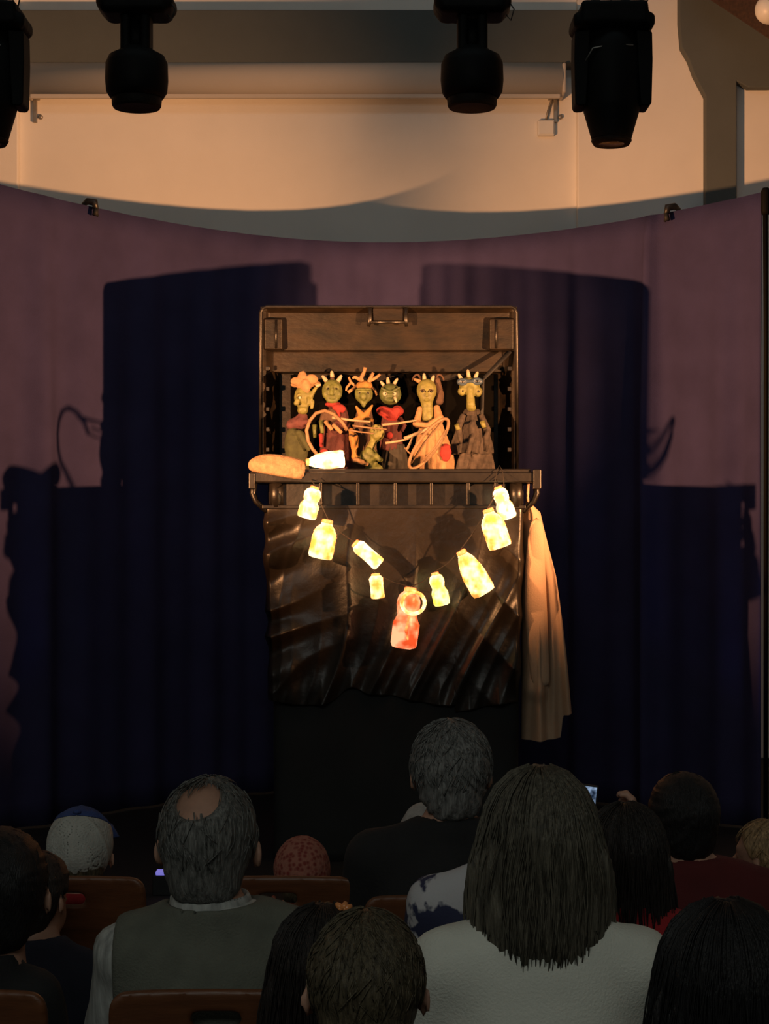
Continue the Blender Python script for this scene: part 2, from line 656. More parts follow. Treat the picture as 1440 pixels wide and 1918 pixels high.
# ---- housings added round the rear hall light and the stage fill light
for nm_, lo_, hi_, lab in ((hlo, (-2.0, -0.75), (2.0, 0.75), 'wide added housing of the dim light above the back of the hall'), (slo, (-2.5, -0.25), (2.5, 0.25), 'long added fill light panel above the stage')):
    M_ = Matrix.Translation(nm_.location) @ nm_.rotation_euler.to_matrix().to_4x4()
    root = empty('added_light_panel', nm_.location)
    tag(root, lab, 'added light panel')
    MB().box((lo_[0] - 0.03, lo_[1] - 0.03, 0.01), (hi_[0] + 0.03, hi_[1] + 0.03, 0.06), M_).build('housing', m_white_plastic, root, False)
    for sx in (0.6, -0.6):
        a_ = M_ @ Vector((lo_[0] * sx, 0, 0.06))
        MB().tube([a_, (a_.x, a_.y, 6.4)], 0.01, 6).build('hanger', m_steel, root)

# ================================================================== MOVING HEAD LIGHTS
TD = 7.5
m_mh = mat('black_lamp_housing', (0.0022, 0.0021, 0.0021), 0.6, 0.2, 30, 0.03, 60, spec=0.12)
m_mh2 = mat('black_lamp_front', (0.006, 0.004, 0.003), 0.6, 0.4, 60, 0.3, 120, spec=0.15)
tz = P(0, -70, TD).z
root = empty('lighting_pipe', (0, TD, tz))
tag(root, 'horizontal black lighting pipe that carries the moving head lights', 'lighting pipe')
mb = MB()
mb.tube([(-5.5, TD, tz), (5.5, TD, tz)], 0.026, 12)
mb.build('pipe', m_black_metal, root)
u = TD / FP                                 # metres per pixel at the lamps


def px_lamp_small(cx, label):
    c = P(cx, 203, TD)
    root = empty('moving_head_light', c)
    tag(root, label, 'stage light', 'moving head lights')
    M = Matrix.Translation(c)

    def zpx(y):
        return (203 - y) * u
    sdf_obj('base', lambda p: smin(rbox(p, (0, 0, zpx(4)), (64 * u, 48 * u, 30 * u), 14 * u), rbox(p, (0, 0, zpx(10)), (72 * u, 40 * u, 16 * u), 14 * u), 6 * u)
            - 0.6 * u * wob(p, 90, 3), (-80 * u, -55 * u, zpx(55)), (80 * u, 55 * u, zpx(-40)), 4 * u, m_mh, root)
    for s in (-1, 1):
        sdf_obj('yoke_arm', lambda p: rbox(p, (s * 18 * u, 0, zpx(72)), (10 * u, 26 * u, 46 * u), 6 * u), (s * 18 * u - 14 * u, -30 * u, zpx(122)), (s * 18 * u + 14 * u, 30 * u, zpx(22)), 4 * u, m_mh, root)
    MB().lathe([(20 * u, zpx(40)), (21 * u, zpx(104))], M, 20).build('neck', m_mh, root)
    MB().lathe([(28 * u, zpx(90)), (34 * u, zpx(96)), (52 * u, zpx(106)), (58 * u, zpx(120)), (59 * u, zpx(150)), (57 * u, zpx(172)), (50 * u, zpx(183)), (47 * u, zpx(184))], M, 28).build('head', m_mh, root)
    ring = MB().lathe([(46 * u, zpx(183)), (47 * u, zpx(186)), (46 * u, zpx(198)), (43 * u, zpx(203)), (30 * u, zpx(200))], M, 28).build('lens_ring', m_mh2, root)
    # safety cable and clamp
    MB().tube([c + Vector((66 * u, -30 * u, zpx(10))), c + Vector((76 * u, -36 * u, zpx(28))), c + Vector((70 * u, -34 * u, zpx(48))), c + Vector((62 * u, -28 * u, zpx(36)))], 1.3 * u, 6).build('safety_cable', m_black_rubber, root)
    MB().box((c.x - 0.03, TD - 0.04, c.z + zpx(-22)), (c.x + 0.03, TD + 0.04, tz + 0.035)).build('clamp', m_black_metal, root, False, 0.006)
    return root


px_lamp_small(256, 'smaller black moving head light on the left, pointing down')
px_lamp_small(884, 'smaller black moving head light on the right, pointing down')


def px_lamp_big(cx, label, seed):
    c = P(cx, 272, TD)
    root = empty('moving_head_light', c)
    tag(root, label, 'stage light', 'moving head lights')
    M = Matrix.Translation(c)

    def zpx(y):
        return (272 - y) * u
    sdf_obj('base', lambda p: smin(rbox(p, (0, 0, zpx(36)), (62 * u, 55 * u, 22 * u), 8 * u), rbox(p, (0, 0, zpx(48)), (76 * u, 48 * u, 16 * u), 13 * u), 6 * u)
            - 0.8 * u * wob(p, 90, seed), (-82 * u, -60 * u, zpx(75)), (82 * u, 60 * u, zpx(5)), 4 * u, m_mh, root)
    for s in (-1, 1):
        poly = [(s * 42, 62), (s * 72, 66), (s * 73, 120), (s * 71, 200), (s * 66, 205), (s * 50, 204), (s * 46, 150)]
        MB().prism([(c.x + a_ * u, c.z + zpx(b_)) for a_, b_ in poly], TD - 30 * u, TD + 30 * u).build('yoke_arm', m_mh, root, False, 0.008)
    MB().lathe([(34 * u, zpx(60)), (46 * u, zpx(66)), (54 * u, zpx(96)), (55 * u, zpx(200)), (53 * u, zpx(206)), (38 * u, zpx(258)), (37 * u, zpx(262))], M, 28).build('head', m_mh, root)
    MB().tube([c + Vector((-52 * u, -30 * u, zpx(122))), c + Vector((-40 * u, -44 * u, zpx(102))), c + Vector((0, -52 * u, zpx(96))), c + Vector((34 * u, -46 * u, zpx(97)))], 1.6 * u, 6).build('head_trim', m_steel, root)
    MB().lathe([(36 * u, zpx(258)), (38 * u, zpx(264)), (33 * u, zpx(272)), (28 * u, zpx(270))], M, 28).build('lens_ring', m_mh2, root)
    MB().lathe([(0.001, zpx(268)), (24 * u, zpx(268.5)), (24 * u, zpx(270.5)), (0.001, zpx(271))], M, 24).build('lens', m_lens, root)
    for s in (-30, 26):
        MB().box((c.x + s * u - 7 * u, TD - 16 * u, c.z + zpx(18)), (c.x + s * u + 7 * u, TD + 16 * u, tz + 0.035)).build('clamp', m_black_metal, root, False, 0.004)
    for k, s in enumerate((-8, 48, 60)):
        MB().tube([c + Vector((s * u, -20 * u, zpx(18))), c + Vector(((s + 6) * u, -26 * u, zpx(0))), c + Vector(((s - 4) * u, -10 * u, zpx(-40))), (c.x + s * u, TD, tz)], 1.6 * u, 6).build('cable', m_black_rubber, root)
    return root


px_lamp_big(1145, 'large black moving head light at the upper right, pointing down', 5)
px_lamp_big(-22, 'large black moving head light cut by the left edge', 6)

# ================================================================== THE BIG WASTE CONTAINER USED AS A PUPPET STAGE
m_bin = mat('black_scuffed_plastic', (0.0065, 0.0052, 0.0042), 0.38, 0.7, 9, 0.12, 35)
m_lid = mat('dusty_dark_lid_plastic', (0.0078, 0.0045, 0.0020), 0.5, 0.9, 7, 0.2, 26, stretch=(1, 1, 2.5), spec=0.3)
m_cloth_blk = mat('black_skirt_cloth', (0.010, 0.011, 0.011), 0.8, 0.3, 4, 0.1, 200)
m_foil = mat('black_plastic_sheet', (0.010, 0.0070, 0.0045), 0.37, 0.3, 5, 0.25, 22)

FD = 8.25                                   # front of the rim


def X_(px, d):
    return (px - 720) / FP * d


def Z_(py, d):
    return CAMZ + (959 - py) / FP * d


zr = Z_(878, FD)
root = empty('waste_container', (0.05, 8.6, 0.50))
tag(root, 'big black waste container with its lid up, used as a puppet stage', 'waste container')
CON = root


def loft(levels, n=40, p=8.0):
    """levels: (x0, x1, y0, y1, z); rounded rectangles"""
    m = MB()
    vs = []
    for x0, x1, y0, y1, z in levels:
        cx, cy, a, b = (x0 + x1) / 2, (y0 + y1) / 2, (x1 - x0) / 2, (y1 - y0) / 2
        for k in range(n):
            t = 2 * PI * (k + 0.5) / n
            c, s = math.cos(t), math.sin(t)
            r = (abs(c) ** p + abs(s) ** p) ** (-1 / p)
            vs.append((cx + a * c * r, cy + b * s * r, z))
    fs = []
    for j in range(len(levels) - 1):
        for k in range(n):
            q = (k + 1) % n
            fs.append((j * n + k, j * n + q, (j + 1) * n + q, (j + 1) * n + k))
    fs.append(tuple(range(n - 1, -1, -1)))
    fs.append(tuple((len(levels) - 1) * n + k for k in range(n)))
    m.add(vs, fs)
    return m


bx0, bx1 = X_(499, 8.31), X_(976, 8.31)
loft([(bx0 + 0.05, bx1 - 0.03, 8.40, 8.92, 0.50), (bx0 + 0.02, bx1 - 0.012, 8.335, 8.93, Z_(1300, 8.31)), (bx0, bx1, 8.315, 8.95, Z_(950, 8.31)), (bx0, bx1, 8.315, 8.95, Z_(905, 8.31))], 56, 14).build('body', m_bin, CON, False, 0.004)
rx0, rx1 = X_(467, FD), X_(1012, FD)
# rim: a thick flange round the mouth
mb = MB()
zlo = Z_(904, FD)
mb.box((rx0, FD, zlo), (rx1, FD + 0.07, Z_(884, FD)))
mb.box((rx0, FD + 0.07, zlo), (rx0 + 0.07, 9.0, Z_(884, FD)))
mb.box((rx1 - 0.07, FD + 0.07, zlo), (rx1, 9.0, Z_(884, FD)))
mb.box((rx0 + 0.07, 8.93, zlo), (rx1 - 0.07, 9.0, Z_(884, FD)))
rim = mb.build('rim', m_bin, CON, False, 0.009, 3)
MB().box((rx0 + 0.05, FD + 0.012, Z_(886, FD)), (rx1 - 0.045, FD + 0.045, zr)).build('rim_lip', m_bin, rim, False, 0.006)
MB().box((rx1 - 0.035, FD - 0.012, Z_(916, FD)), (rx1 + 0.004, FD + 0.03, Z_(879, FD))).build('end_cap', m_bin, rim, False, 0.005)
MB().box((rx0 - 0.004, FD - 0.010, Z_(916, FD)), (rx0 + 0.026, FD + 0.03, Z_(886, FD))).build('end_cap', m_bin, rim, False, 0.005)
# shelf inside, just below the rim
MB().box((bx0 + 0.01, FD + 0.075, zr - 0.055), (bx1 - 0.01, 8.93, zr - 0.035)).build('inner_shelf', m_bin, CON, False)
SHELF = zr - 0.035
# collar with upright ribs
MB().box((bx0 - 0.02, FD + 0.03, Z_(953, FD)), (bx1 + 0.02, FD + 0.09, Z_(946, FD))).build('collar_ridge', m_bin, CON, False, 0.004)
for px in (600, 670, 740, 808, 877, 930):
    x = X_(px, FD)
    MB().box((x - 0.007, FD + 0.012, Z_(946, FD)), (x + 0.007, FD + 0.08, zlo)).build('rib', m_bin, CON, False, 0.003)
for px in (516, 969):
    MB().tube([(X_(px, FD), FD + 0.062, Z_(950, FD)), (X_(px, FD), FD + 0.062, zlo + 0.005)], 0.034, 18).build('corner_post', m_bin, CON)
for s, xe in ((-1, rx0 + 0.02), (1, rx1 - 0.02)):
    pts = [(xe, FD + 0.05, zlo), (xe + s * 0.008, FD + 0.05, zlo - 0.05), (xe - s * 0.008, FD + 0.05, zlo - 0.09), (xe - s * 0.06, FD + 0.055, zlo - 0.14)]
    MB().tube(pts, [0.016, 0.016, 0.014, 0.012], 8).build('lifting_ear', m_bin, CON)
for sx in (-0.42, 0.5):
    for sy in (8.5, 8.8):
        MB().lathe([(0.03, -0.022), (0.05, -0.018), (0.052, 0.0), (0.05, 0.018), (0.03, 0.022)], Matrix.Translation((sx, sy, 0.502)) @ Matrix.Rotation(PI / 2, 4, 'Y'), 16).build('castor', m_black_rubber, CON)

# ---- the lid, standing open behind the mouth
LD = 8.90


def lx(px):
    return X_(px, LD)


def lz(py):
    return Z_(py, LD)


lx0, lx1, lzt, lzb = lx(488), lx(968), lz(575), lz(880)


def lid_depth(x, z):
    """distance behind the lip for a point of the inside"""
    py = 959 - (z - CAMZ) / LD * FP
    px = 720 + x / LD * FP
    e = min(px - 488, 968 - px)
    if py < 655:
        d_ = 0.030 + 0.016 * (py - 575) / 80
        m_ = 16
    elif py < 694:
        d_ = 0.075
        m_ = 22
    else:
        d_ = 0.145
        m_ = 34
    t = max(0.0, min(1.0, (e - 4) / (m_ - 4)))
    tt = max(0.0, min(1.0, (py - 577) / 7.0))
    return d_ * (t * t * (3 - 2 * t)) * tt


mb = MB()
us = [0, .004, .01, .018, .026, .034, .042, .05, .058, .066, .074, .085, .11] + [0.15 + 0.05 * i for i in range(15)] + [.89, .915, .926, .934, .942, .95, .958, .966, .974, .982, .99, .996, 1]
pys = [575, 577, 579, 581, 584, 590, 610, 630, 648, 653, 655.5, 658, 670, 688, 692.5, 694.5, 697, 705, 730, 760, 800, 840, 880]


def lidf(u_, v_):
    x = lx0 + (lx1 - lx0) * us[int(round(u_ * (len(us) - 1)))]
    z = lz(pys[int(round(v_ * (len(pys) - 1)))])
    return (x, LD + lid_depth(x, z), z)


mb.grid(len(us), len(pys), lidf)
lid = mb.build('lid', m_lid, CON, smooth=False, solid=0.010)
# lip round the lid's edge
cr_ = 0.03
lip = [(lx0, lzb), (lx0, lzt - cr_), (lx0 + 0.009, lzt - 0.009), (lx0 + cr_, lzt), (lx1 - cr_, lzt), (lx1 - 0.009, lzt - 0.009), (lx1, lzt - cr_), (lx1, lzb)]
MB().tube([(a_, LD - 0.008, b_) for a_, b_ in lip], 0.0085, 8).build('lip', m_bin, lid)
# moulded pockets in the two upper corners
for a0, a1, hl_ in ((494, 529, 517), (916, 963, 929)):
    mb = MB()
    mb.box((lx(a0), LD - 0.012, lz(656)), (lx(a1), LD + 0.07, lz(596)))
    o_ = mb.build('corner_pocket', m_lid, lid, False, 0.012, 3)
    MB().tube([(lx(hl_), LD - 0.014, lz(653)), (lx(hl_), LD - 0.014, lz(600))], 0.006, 8).build('pocket_edge', m_bin, lid)
# grip in the middle of the top edge
mb = MB()
mb.box((lx(697), LD - 0.02, lz(602)), (lx(757), LD + 0.02, lz(577)))
gr = mb.build('grip', m_lid, lid, False, 0.008, 2)
for px in (693, 760):
    MB().tube([(lx(px), LD - 0.02, lz(577)), (lx(px), LD - 0.024, lz(600)), (lx(px - 3 if px < 720 else px + 1), LD - 0.02, lz(612))], [0.012, 0.012, 0.009], 10).build('grip_arm', m_bin, lid)
MB().tube([(lx(693), LD - 0.022, lz(604)), (lx(760), LD - 0.022, lz(604))], 0.008, 8).build('grip_bar', m_bin, lid)
# dark stay strap from the lid to the container
MB().tube([(lx(953), LD - 0.005, lz(660)), (lx(925), LD - 0.06, lz(690)), (lx(900), LD - 0.1, lz(715)), (lx(896), LD - 0.12, SHELF + 0.02)], 0.020, 8, flat=0.5).build('stay_strap', m_black_rubber, lid)
for a_ in (500, 955):
    for k in range(5):
        zc_ = lz(690 + k * 38)
        MB().box((lx(a_) - 0.014, LD + 0.008, zc_ - 0.012), (lx(a_) + 0.014, LD + 0.04, zc_ + 0.012)).build('side_notch', m_bin, lid, False, 0.004)
for a_ in (560, 890):
    MB().tube([(lx(a_) - 0.06, 8.99, zr - 0.005), (lx(a_) + 0.06, 8.99, zr - 0.005)], 0.02, 12).build('hinge', m_bin, lid)
MB().box((lx(560), 8.93, zr - 0.02), (lx(890), 9.05, zr + 0.04)).build('hinge_flap', m_bin, lid, False, 0.01)

# black sheet added for the dark shade behind the puppets, inside the lid
m_void = mat('matt_shade_black', (0.0016, 0.0014, 0.0012), 0.95, 0.2, 20, spec=0.05)


def shade_grid(u_, v_):
    x = lx(542 + 385 * u_)
    top = 697 + 14 * (0.5 + 0.5 * math.sin(u_ * 19)) * (1 if 0.05 < u_ < 0.95 else 0.2)
    z = lz(top) * (1 - v_) + (SHELF + 0.004) * v_
    return (x, LD + 0.112 + 0.010 * math.sin(u_ * 44) * v_, z)


MB().grid(80, 8, shade_grid).build('shade_sheet', m_void, CON, solid=0.002)

# ================================================================== PLINTH AND SKIRT
root = empty('plinth', (0.05, 8.6, 0))
tag(root, 'low black plinth carrying the waste container', 'plinth')
mb = MB()
mb.box((-0.50, 8.42, 0.0), (0.60, 8.92, 0.43))
mb.build('box', m_cloth_blk, root, False, 0.01)
MB().box((-0.52, 8.40, 0.43), (0.62, 8.94, 0.450)).build('top_board', m_cloth_blk, root, False, 0.004)


def skirt(n=160, m=20):
    z1 = Z_(1285, 8.31)
    ring = []

    def f(u_, v_):
        t = 2 * PI * u_
        c, s = math.cos(t), math.sin(t)
        r = (abs(c) ** 14 + abs(s) ** 14) ** (-1 / 14)
        x0, x1 = X_(513, 8.3), X_(971, 8.3)
        cx, a_ = (x0 + x1) / 2, (x1 - x0) / 2 + 0.004
        fold = 0.006 * math.sin(u_ * 2 * PI * 17 + 2 * math.sin(u_ * 9)) * (1 - v_) + 0.003 * math.sin(u_ * 90 + v_ * 3)
        return (cx + (a_ + fold) * c * r, 8.63 + (0.325 + fold) * s * r, 0.004 + (z1 - 0.004) * v_)
    return MB().grid(n, m, f, True)


root = empty('skirt_cloth', (0.05, 8.6, 0.004))
tag(root, 'plain black skirt cloth hanging below the crumpled plastic', 'cloth')
skirt().build('cloth', m_cloth_blk, root, solid=0.003)

# ================================================================== CRUMPLED BLACK PLASTIC ROUND THE CONTAINER FRONT
def ridge(t):
    return 1 - abs(math.sin(t))


def sheet(u_, v_):
    """u: left wrap -> front -> right wrap, v: top -> bottom"""
    xl_, xr_ = X_(499, 8.29), X_(977, 8.29)
    w_ = xr_ - xl_
    if u_ < 0.08:
        t = (0.08 - u_) / 0.08
        x = xl_ - 0.012 + 0.004 * t
        y = 8.29 + 0.012 + t * 0.45
        fx = 0
    elif u_ > 0.93:
        t = (u_ - 0.93) / 0.07
        x = xr_ + 0.010 - 0.004 * t
        y = 8.29 + 0.012 + t * 0.45
        fx = 1
    else:
        fx = (u_ - 0.08) / 0.85
        x = xl_ + w_ * fx
        y = 8.285
    ptop = 952
    pbot = 1312 + 10 * math.sin(fx * 11) + (14 if fx > 0.75 else 0) - 20 * math.exp(-((fx - 0.32) / 0.05) ** 2)
    py = ptop + (pbot - ptop) * v_
    z = Z_(py, 8.28)
    # taper of the container towards the bottom
    taper = v_ * 0.045
    x += taper * (0.5 - fx) * 1.3 if fx not in (0, 1) else (taper * 0.65 if fx == 0 else -taper * 0.65)
    y += taper * 0.3
    q = 0.0
    lft = math.exp(-fx / 0.10)
    # puckers bunched at the left edge
    q += 0.062 * lft * ridge(py / 24.0 + fx * 9 + 0.8 * math.sin(py / 31.0)) * min(1, v_ * 5)
    q += 0.016 * lft * math.sin(py / 11.0 + fx * 20)
    # long oblique folds that fall from upper right to lower left
    ph = fx * 15 + (py - 950) / 95.0 + 0.9 * math.sin((py - 950) / 80.0 + fx * 4)
    q += 0.030 * ridge(ph) ** 2 * (0.25 + 0.75 * v_) * (1 - 0.5 * lft)
    q += 0.010 * ridge(ph * 2.3 + 1.0) * v_
    rgt = math.exp(-(1 - fx) / 0.12)
    q += 0.030 * rgt * ridge(py / 33.0 - fx * 14 + 1.0) * min(1, v_ * 5)
    # smoother stretched triangle under the rim between the bottle strings
    tri = max(0, 1 - v_ / 0.4) * math.exp(-((fx - 0.55) / 0.22) ** 2)
    q *= (1 - 0.9 * tri)
    # gathered hem
    q += 0.022 * max(0, v_ - 0.8) / 0.2 * ridge(fx * 26 + 1)
    if u_ < 0.08:
        x -= q * 0.22
    elif u_ > 0.93:
        x += q * 0.30
    else:
        y -= q
    return (x, y, z)


root = empty('plastic_sheet', (0.05, 8.28, Z_(1325, 8.28)))
tag(root, 'glossy crumpled black plastic sheet wrapped round the container front', 'plastic sheet')
mb = MB()
mb.grid(230, 150, sheet)
mb.build('sheet', m_foil, root, solid=0.002)

# ================================================================== BREAD
m_bread = mat('crusty_bread', (0.27, 0.165, 0.09), 0.8, 0.25, 40, 0.5, 90)
m_crumb = mat('bread_crumb', (0.28, 0.19, 0.11), 0.9, 0.2, 60, 0.6, 120)
bd = FD - 0.01
c = P(520, 876, bd)
s_ = bd / FP
root = empty('bread_loaf', (c.x, bd + 0.04, zr))
tag(root, 'half loaf of brown bread lying on the left end of the rim', 'bread')


def breadf(p):
    x, y, z = p[0] / s_, p[1] / s_, p[2] / s_
    a_ = -0.16
    X2, Z2 = x * math.cos(a_) + z * math.sin(a_), -x * math.sin(a_) + z * math.cos(a_)
    body = ell((X2 + 0, y, Z2), (6, 0, -6), (62, 26, 27))
    body = smax(body, -(Z2 + 20), 5)
    body = smax(body, X2 - 49, 3)
    return (body + 1.2 * wob((x, y, z), 0.15, 5)) * s_


br = sdf_obj('crust', breadf, (-64 * s_, -32 * s_, -38 * s_), (60 * s_, 32 * s_, 34 * s_), 2.2 * s_, m_bread, root)
br.location = Vector((c.x, bd + 0.04, c.z + 0.012)) - Vector(root.location)
sdf_obj('crumb_face', lambda p: smax(ell(p, (0, 0, 0), (5 * s_, 20 * s_, 17 * s_)), -p[0] - 0.002, 0.002), (-8 * s_, -24 * s_, -20 * s_), (8 * s_, 24 * s_, 20 * s_), 2 * s_, m_crumb, root).location = Vector((c.x + 46 * s_, bd + 0.04, c.z - 0.012)) - Vector(root.location)

# ================================================================== GLOWING PLASTIC BOTTLES
g_pale = glow_mat('glowing_pale_bottle', (1.0, 0.36, 0.07), (1.0, 0.76, 0.33), 0.9, 2.5)
g_white = glow_mat('glowing_white_bottle', (1.0, 0.48, 0.13), (1.0, 0.84, 0.45), 1.1, 3.0)
g_green = glow_mat('glowing_yellow_bottle', (0.95, 0.70, 0.08), (1.0, 0.88, 0.36), 1.0, 2.3)
g_pink = glow_mat('glowing_pink_bottle', (1.0, 0.12, 0.03), (1.0, 0.40, 0.20), 0.65, 1.5, 14)
g_neck = glow_mat('glowing_orange_neck', (1.0, 0.13, 0.03), (1.0, 0.38, 0.10), 0.5, 1.6)
PROFILES = {
    'milk': [(0.30, 0), (0.46, 0.02), (0.5, 0.08), (0.5, 0.55), (0.47, 0.66), (0.36, 0.78), (0.24, 0.86), (0.22, 0.90)],
    'waist': [(0.30, 0), (0.45, 0.02), (0.5, 0.08), (0.5, 0.40), (0.40, 0.50), (0.37, 0.54), (0.42, 0.62), (0.45, 0.76), (0.36, 0.88), (0.22, 0.93)],
    'tube': [(0.34, 0), (0.47, 0.03), (0.5, 0.1), (0.46, 0.5), (0.5, 0.8), (0.40, 0.88), (0.30, 0.92)],
    'slope': [(0.30, 0), (0.47, 0.02), (0.5, 0.09), (0.5, 0.42), (0.45, 0.60), (0.36, 0.76), (0.24, 0.88), (0.2, 0.92)],
}


def bottle(kind, top, bot, wpx, d, gm, label, neck=True, twist=0.4):
    A, B = P(top[0], top[1], d), P(bot[0], bot[1], d)
    z_ = (A - B)
    Lh = z_.length
    z_.normalize()
    y_ = Vector((0, 1, 0))
    x_ = y_.cross(z_).normalized()
    y_ = z_.cross(x_).normalized()
    M = Matrix((x_, y_, z_)).transposed().to_4x4()
    root = empty('bottle', A)
    tag(root, label, 'bottle', 'glowing plastic bottles')
    W = wpx / FP * d
    pr = PROFILES[kind]
    prof = []
    for i in range(len(pr) - 1):
        for k in range(3):
            t = k / 3
            prof.append(((pr[i][0] * (1 - t) + pr[i + 1][0] * t) * W, (pr[i][1] * (1 - t) + pr[i + 1][1] * t) * Lh))
    prof.append((pr[-1][0] * W, pr[-1][1] * Lh))
    M2 = Matrix.Translation(B) @ M @ Matrix.Rotation(twist, 4, 'Z')
    mb = MB().lathe(prof, M2, 22, 1.0, 0.85)
    rr_ = random.Random(int(top[0] * 7 + top[1]))
    mb.v = [tuple(Vector(p) + Vector((rr_.uniform(-1, 1), rr_.uniform(-1, 1), rr_.uniform(-1, 1))) * W * 0.012) for p in mb.v]
    mb.build('body', gm, root)
    r0 = pr[-1][0] * W
    MB().lathe([(r0 * 0.95, 0.90 * Lh), (r0 * 1.05, 0.93 * Lh), (r0 * 1.0, 0.985 * Lh), (r0 * 0.8, Lh)], M2, 16).build('cap', g_neck, root)
    return root, A, B, W, M2


BD = 8.15
BOT = [
    ('waist', (590, 911), (573, 971), 37, g_white, 'small waisted glowing bottle at the upper left end of the string'),
    ('milk', (614, 973), (599, 1046), 47, g_pale, 'broad glowing bottle hanging second from the left'),
    ('tube', (663, 1016), (711, 1058), 28, g_white, 'thin brightly glowing bottle tilted almost flat, third from the left'),
    ('tube', (703, 1074), (708, 1121), 27, g_pale, 'smallest glowing bottle, just left of the big pink one'),
    ('waist', (769, 1100), (755, 1214), 51, g_pink, 'largest bottle, glowing pink with a ring handle, lowest on the string'),
    ('waist', (814, 1072), (829, 1134), 32, g_green, 'yellow glowing bottle just right of the big pink one'),
    ('slope', (862, 1031), (908, 1112), 47, g_pale, 'long sloping glowing bottle second from the right of the string'),
    ('milk', (913, 953), (938, 1026), 46, g_pale, 'broad glowing bottle hanging below the upper right end of the string'),
    ('waist', (932, 911), (953, 972), 34, g_white, 'small waisted glowing bottle at the upper right end of the string'),
]
tops = []
for i, (k_, t_, b_, w_, g_, lab) in enumerate(BOT):
    d_ = BD - (0.03 if i == 7 else 0) + (0.02 if i == 8 else 0)
    r_, A, B, W, M2 = bottle(k_, t_, b_, w_, d_, g_, lab)
    tops.append(P(t_[0], t_[1] - 1, d_))
    if i == 4:
        Lh = (A - B).length
        pts = [M2 @ Vector((0.46 * W * math.cos(a_), -0.40 * W, Lh * 0.76 + 0.40 * W * math.sin(a_))) for a_ in [2 * PI * k / 20 for k in range(20)]]
        MB().tube(pts, 0.07 * W, 8, True).build('ring_handle', g_pale, r_)
        MB().tube([M2 @ Vector((-0.1 * W, -0.40 * W, Lh * 0.55)), M2 @ Vector((-0.16 * W, -0.43 * W, Lh * 0.3)), M2 @ Vector((-0.05 * W, -0.43 * W, Lh * 0.16))], [0.03 * W, 0.06 * W, 0.03 * W], 8).build('label_seam', g_neck, r_)
bottle('slope', (573, 866), (645, 859), 34, FD + 0.03, g_white, 'glowing bottle lying on the rim beside the bread')
# the cord that carries them
m_cord = mat('black_cord', (0.015, 0.012, 0.01), 0.7, 0.2)
pts = [P(583, 898, FD - 0.005)]
for i, t in enumerate(tops):
    pts.append(t)
    if i < len(tops) - 1:
        n_ = tops[i + 1]
        mid = (t + n_) / 2
        pts.append(Vector((mid.x, mid.y, mid.z - 0.012)))
pts.append(P(930, 898, FD - 0.005))
root = empty('hanging_cord', pts[0])
tag(root, 'thin black cord on which the glowing bottles hang in a V', 'cord')
MB().tube(pts, 0.003, 6).build('cord', m_cord, root)
MB().tube([P(922, 925, BD), P(931, 880, FD - 0.004), P(935, 872, FD + 0.03), P(941, 882, FD - 0.004), P(944, 912, BD)], 0.002, 6).build('loop', m_cord, root)
MB().tube([P(601, 896, FD - 0.004), P(601, 918, BD + 0.02), P(592, 914, BD)], 0.002, 6).build('loop', m_cord, root)

# ================================================================== CREAM COAT HANGING AT THE RIGHT SIDE
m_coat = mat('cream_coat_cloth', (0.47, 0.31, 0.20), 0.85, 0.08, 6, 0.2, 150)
CDp = 8.42
ci = X_(977, CDp)
root = empty('coat', (X_(992, CDp), CDp, Z_(1385, CDp)))
tag(root, 'long cream coat hanging from the right end of the rim', 'coat')


def coatf(u_, v_):
    """closed contour: front panel then back panel"""
    py_top = 940
    l_px = [(0, 985), (0.05, 980), (0.3, 978), (1, 976)]
    r_px = [(0, 991), (0.05, 1012), (0.12, 1018), (0.35, 1040), (0.7, 1058), (1, 1069)]

    def ip(tab, t):
        for (a0, b0), (a1, b1) in zip(tab, tab[1:]):
            if t <= a1:
                return b0 + (b1 - b0) * (t - a0) / (a1 - a0)
        return tab[-1][1]
    front = u_ < 0.5
    s = u_ * 2 if front else (1 - u_) * 2
    hem = 1384 - 6 * s if s < 0.8 else 1338 - (s - 0.8) * 20
    if 0.78 < s < 0.82:
        hem = 1379 - (s - 0.78) / 0.04 * 41
    py = py_top + (hem - py_top) * v_
    L0, R0 = ip(l_px, v_), ip(r_px, v_)
    x = X_(L0 + (R0 - L0) * s, CDp)
    amp = 0.035 * min(1, v_ * 2.2)
    fold = amp * math.sin(s * 9 + 1.5 * math.sin(v_ * 3) + v_ * 1.5) + 0.5 * amp * math.sin(s * 21 + v_ * 4)
    th = (0.05 + 0.05 * v_) * math.sin(PI * min(1, max(0, s))) ** 0.5
    y = CDp + (-th if front else th) + fold
    if front and abs(py - 1288) < 22 and s < 0.55:
        y -= 0.03 * math.cos((py - 1288) / 22 * PI / 2)
    return (max(x, ci + 0.0) if not front else x, y, Z_(py, CDp))


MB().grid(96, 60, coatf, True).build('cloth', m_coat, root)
# sleeve lying over the front
sl = [(1002, 968, 11), (1000, 1010, 16), (999, 1060, 19), (1000, 1120, 21), (1003, 1180, 21), (1006, 1230, 20), (1009, 1268, 18), (1011, 1284, 15)]
mb = MB()
mb.tube([(X_(a_, CDp), CDp - 0.085 - 0.018 * math.sin(i * 1.1), Z_(b_, CDp)) for i, (a_, b_, r_) in enumerate(sl)], [r_ / FP * CDp for _, _, r_ in sl], 16, flat=0.55)
mb.build('sleeve', m_coat, root, sub=1)
MB().tube([(X_(988, CDp), CDp - 0.01, Z_(946, CDp)), (X_(986, CDp), CDp - 0.05, Z_(930, CDp)), (X_(988, CDp), CDp - 0.02, Z_(905, FD))], 0.008, 8).build('hanging_loop', m_coat, root)

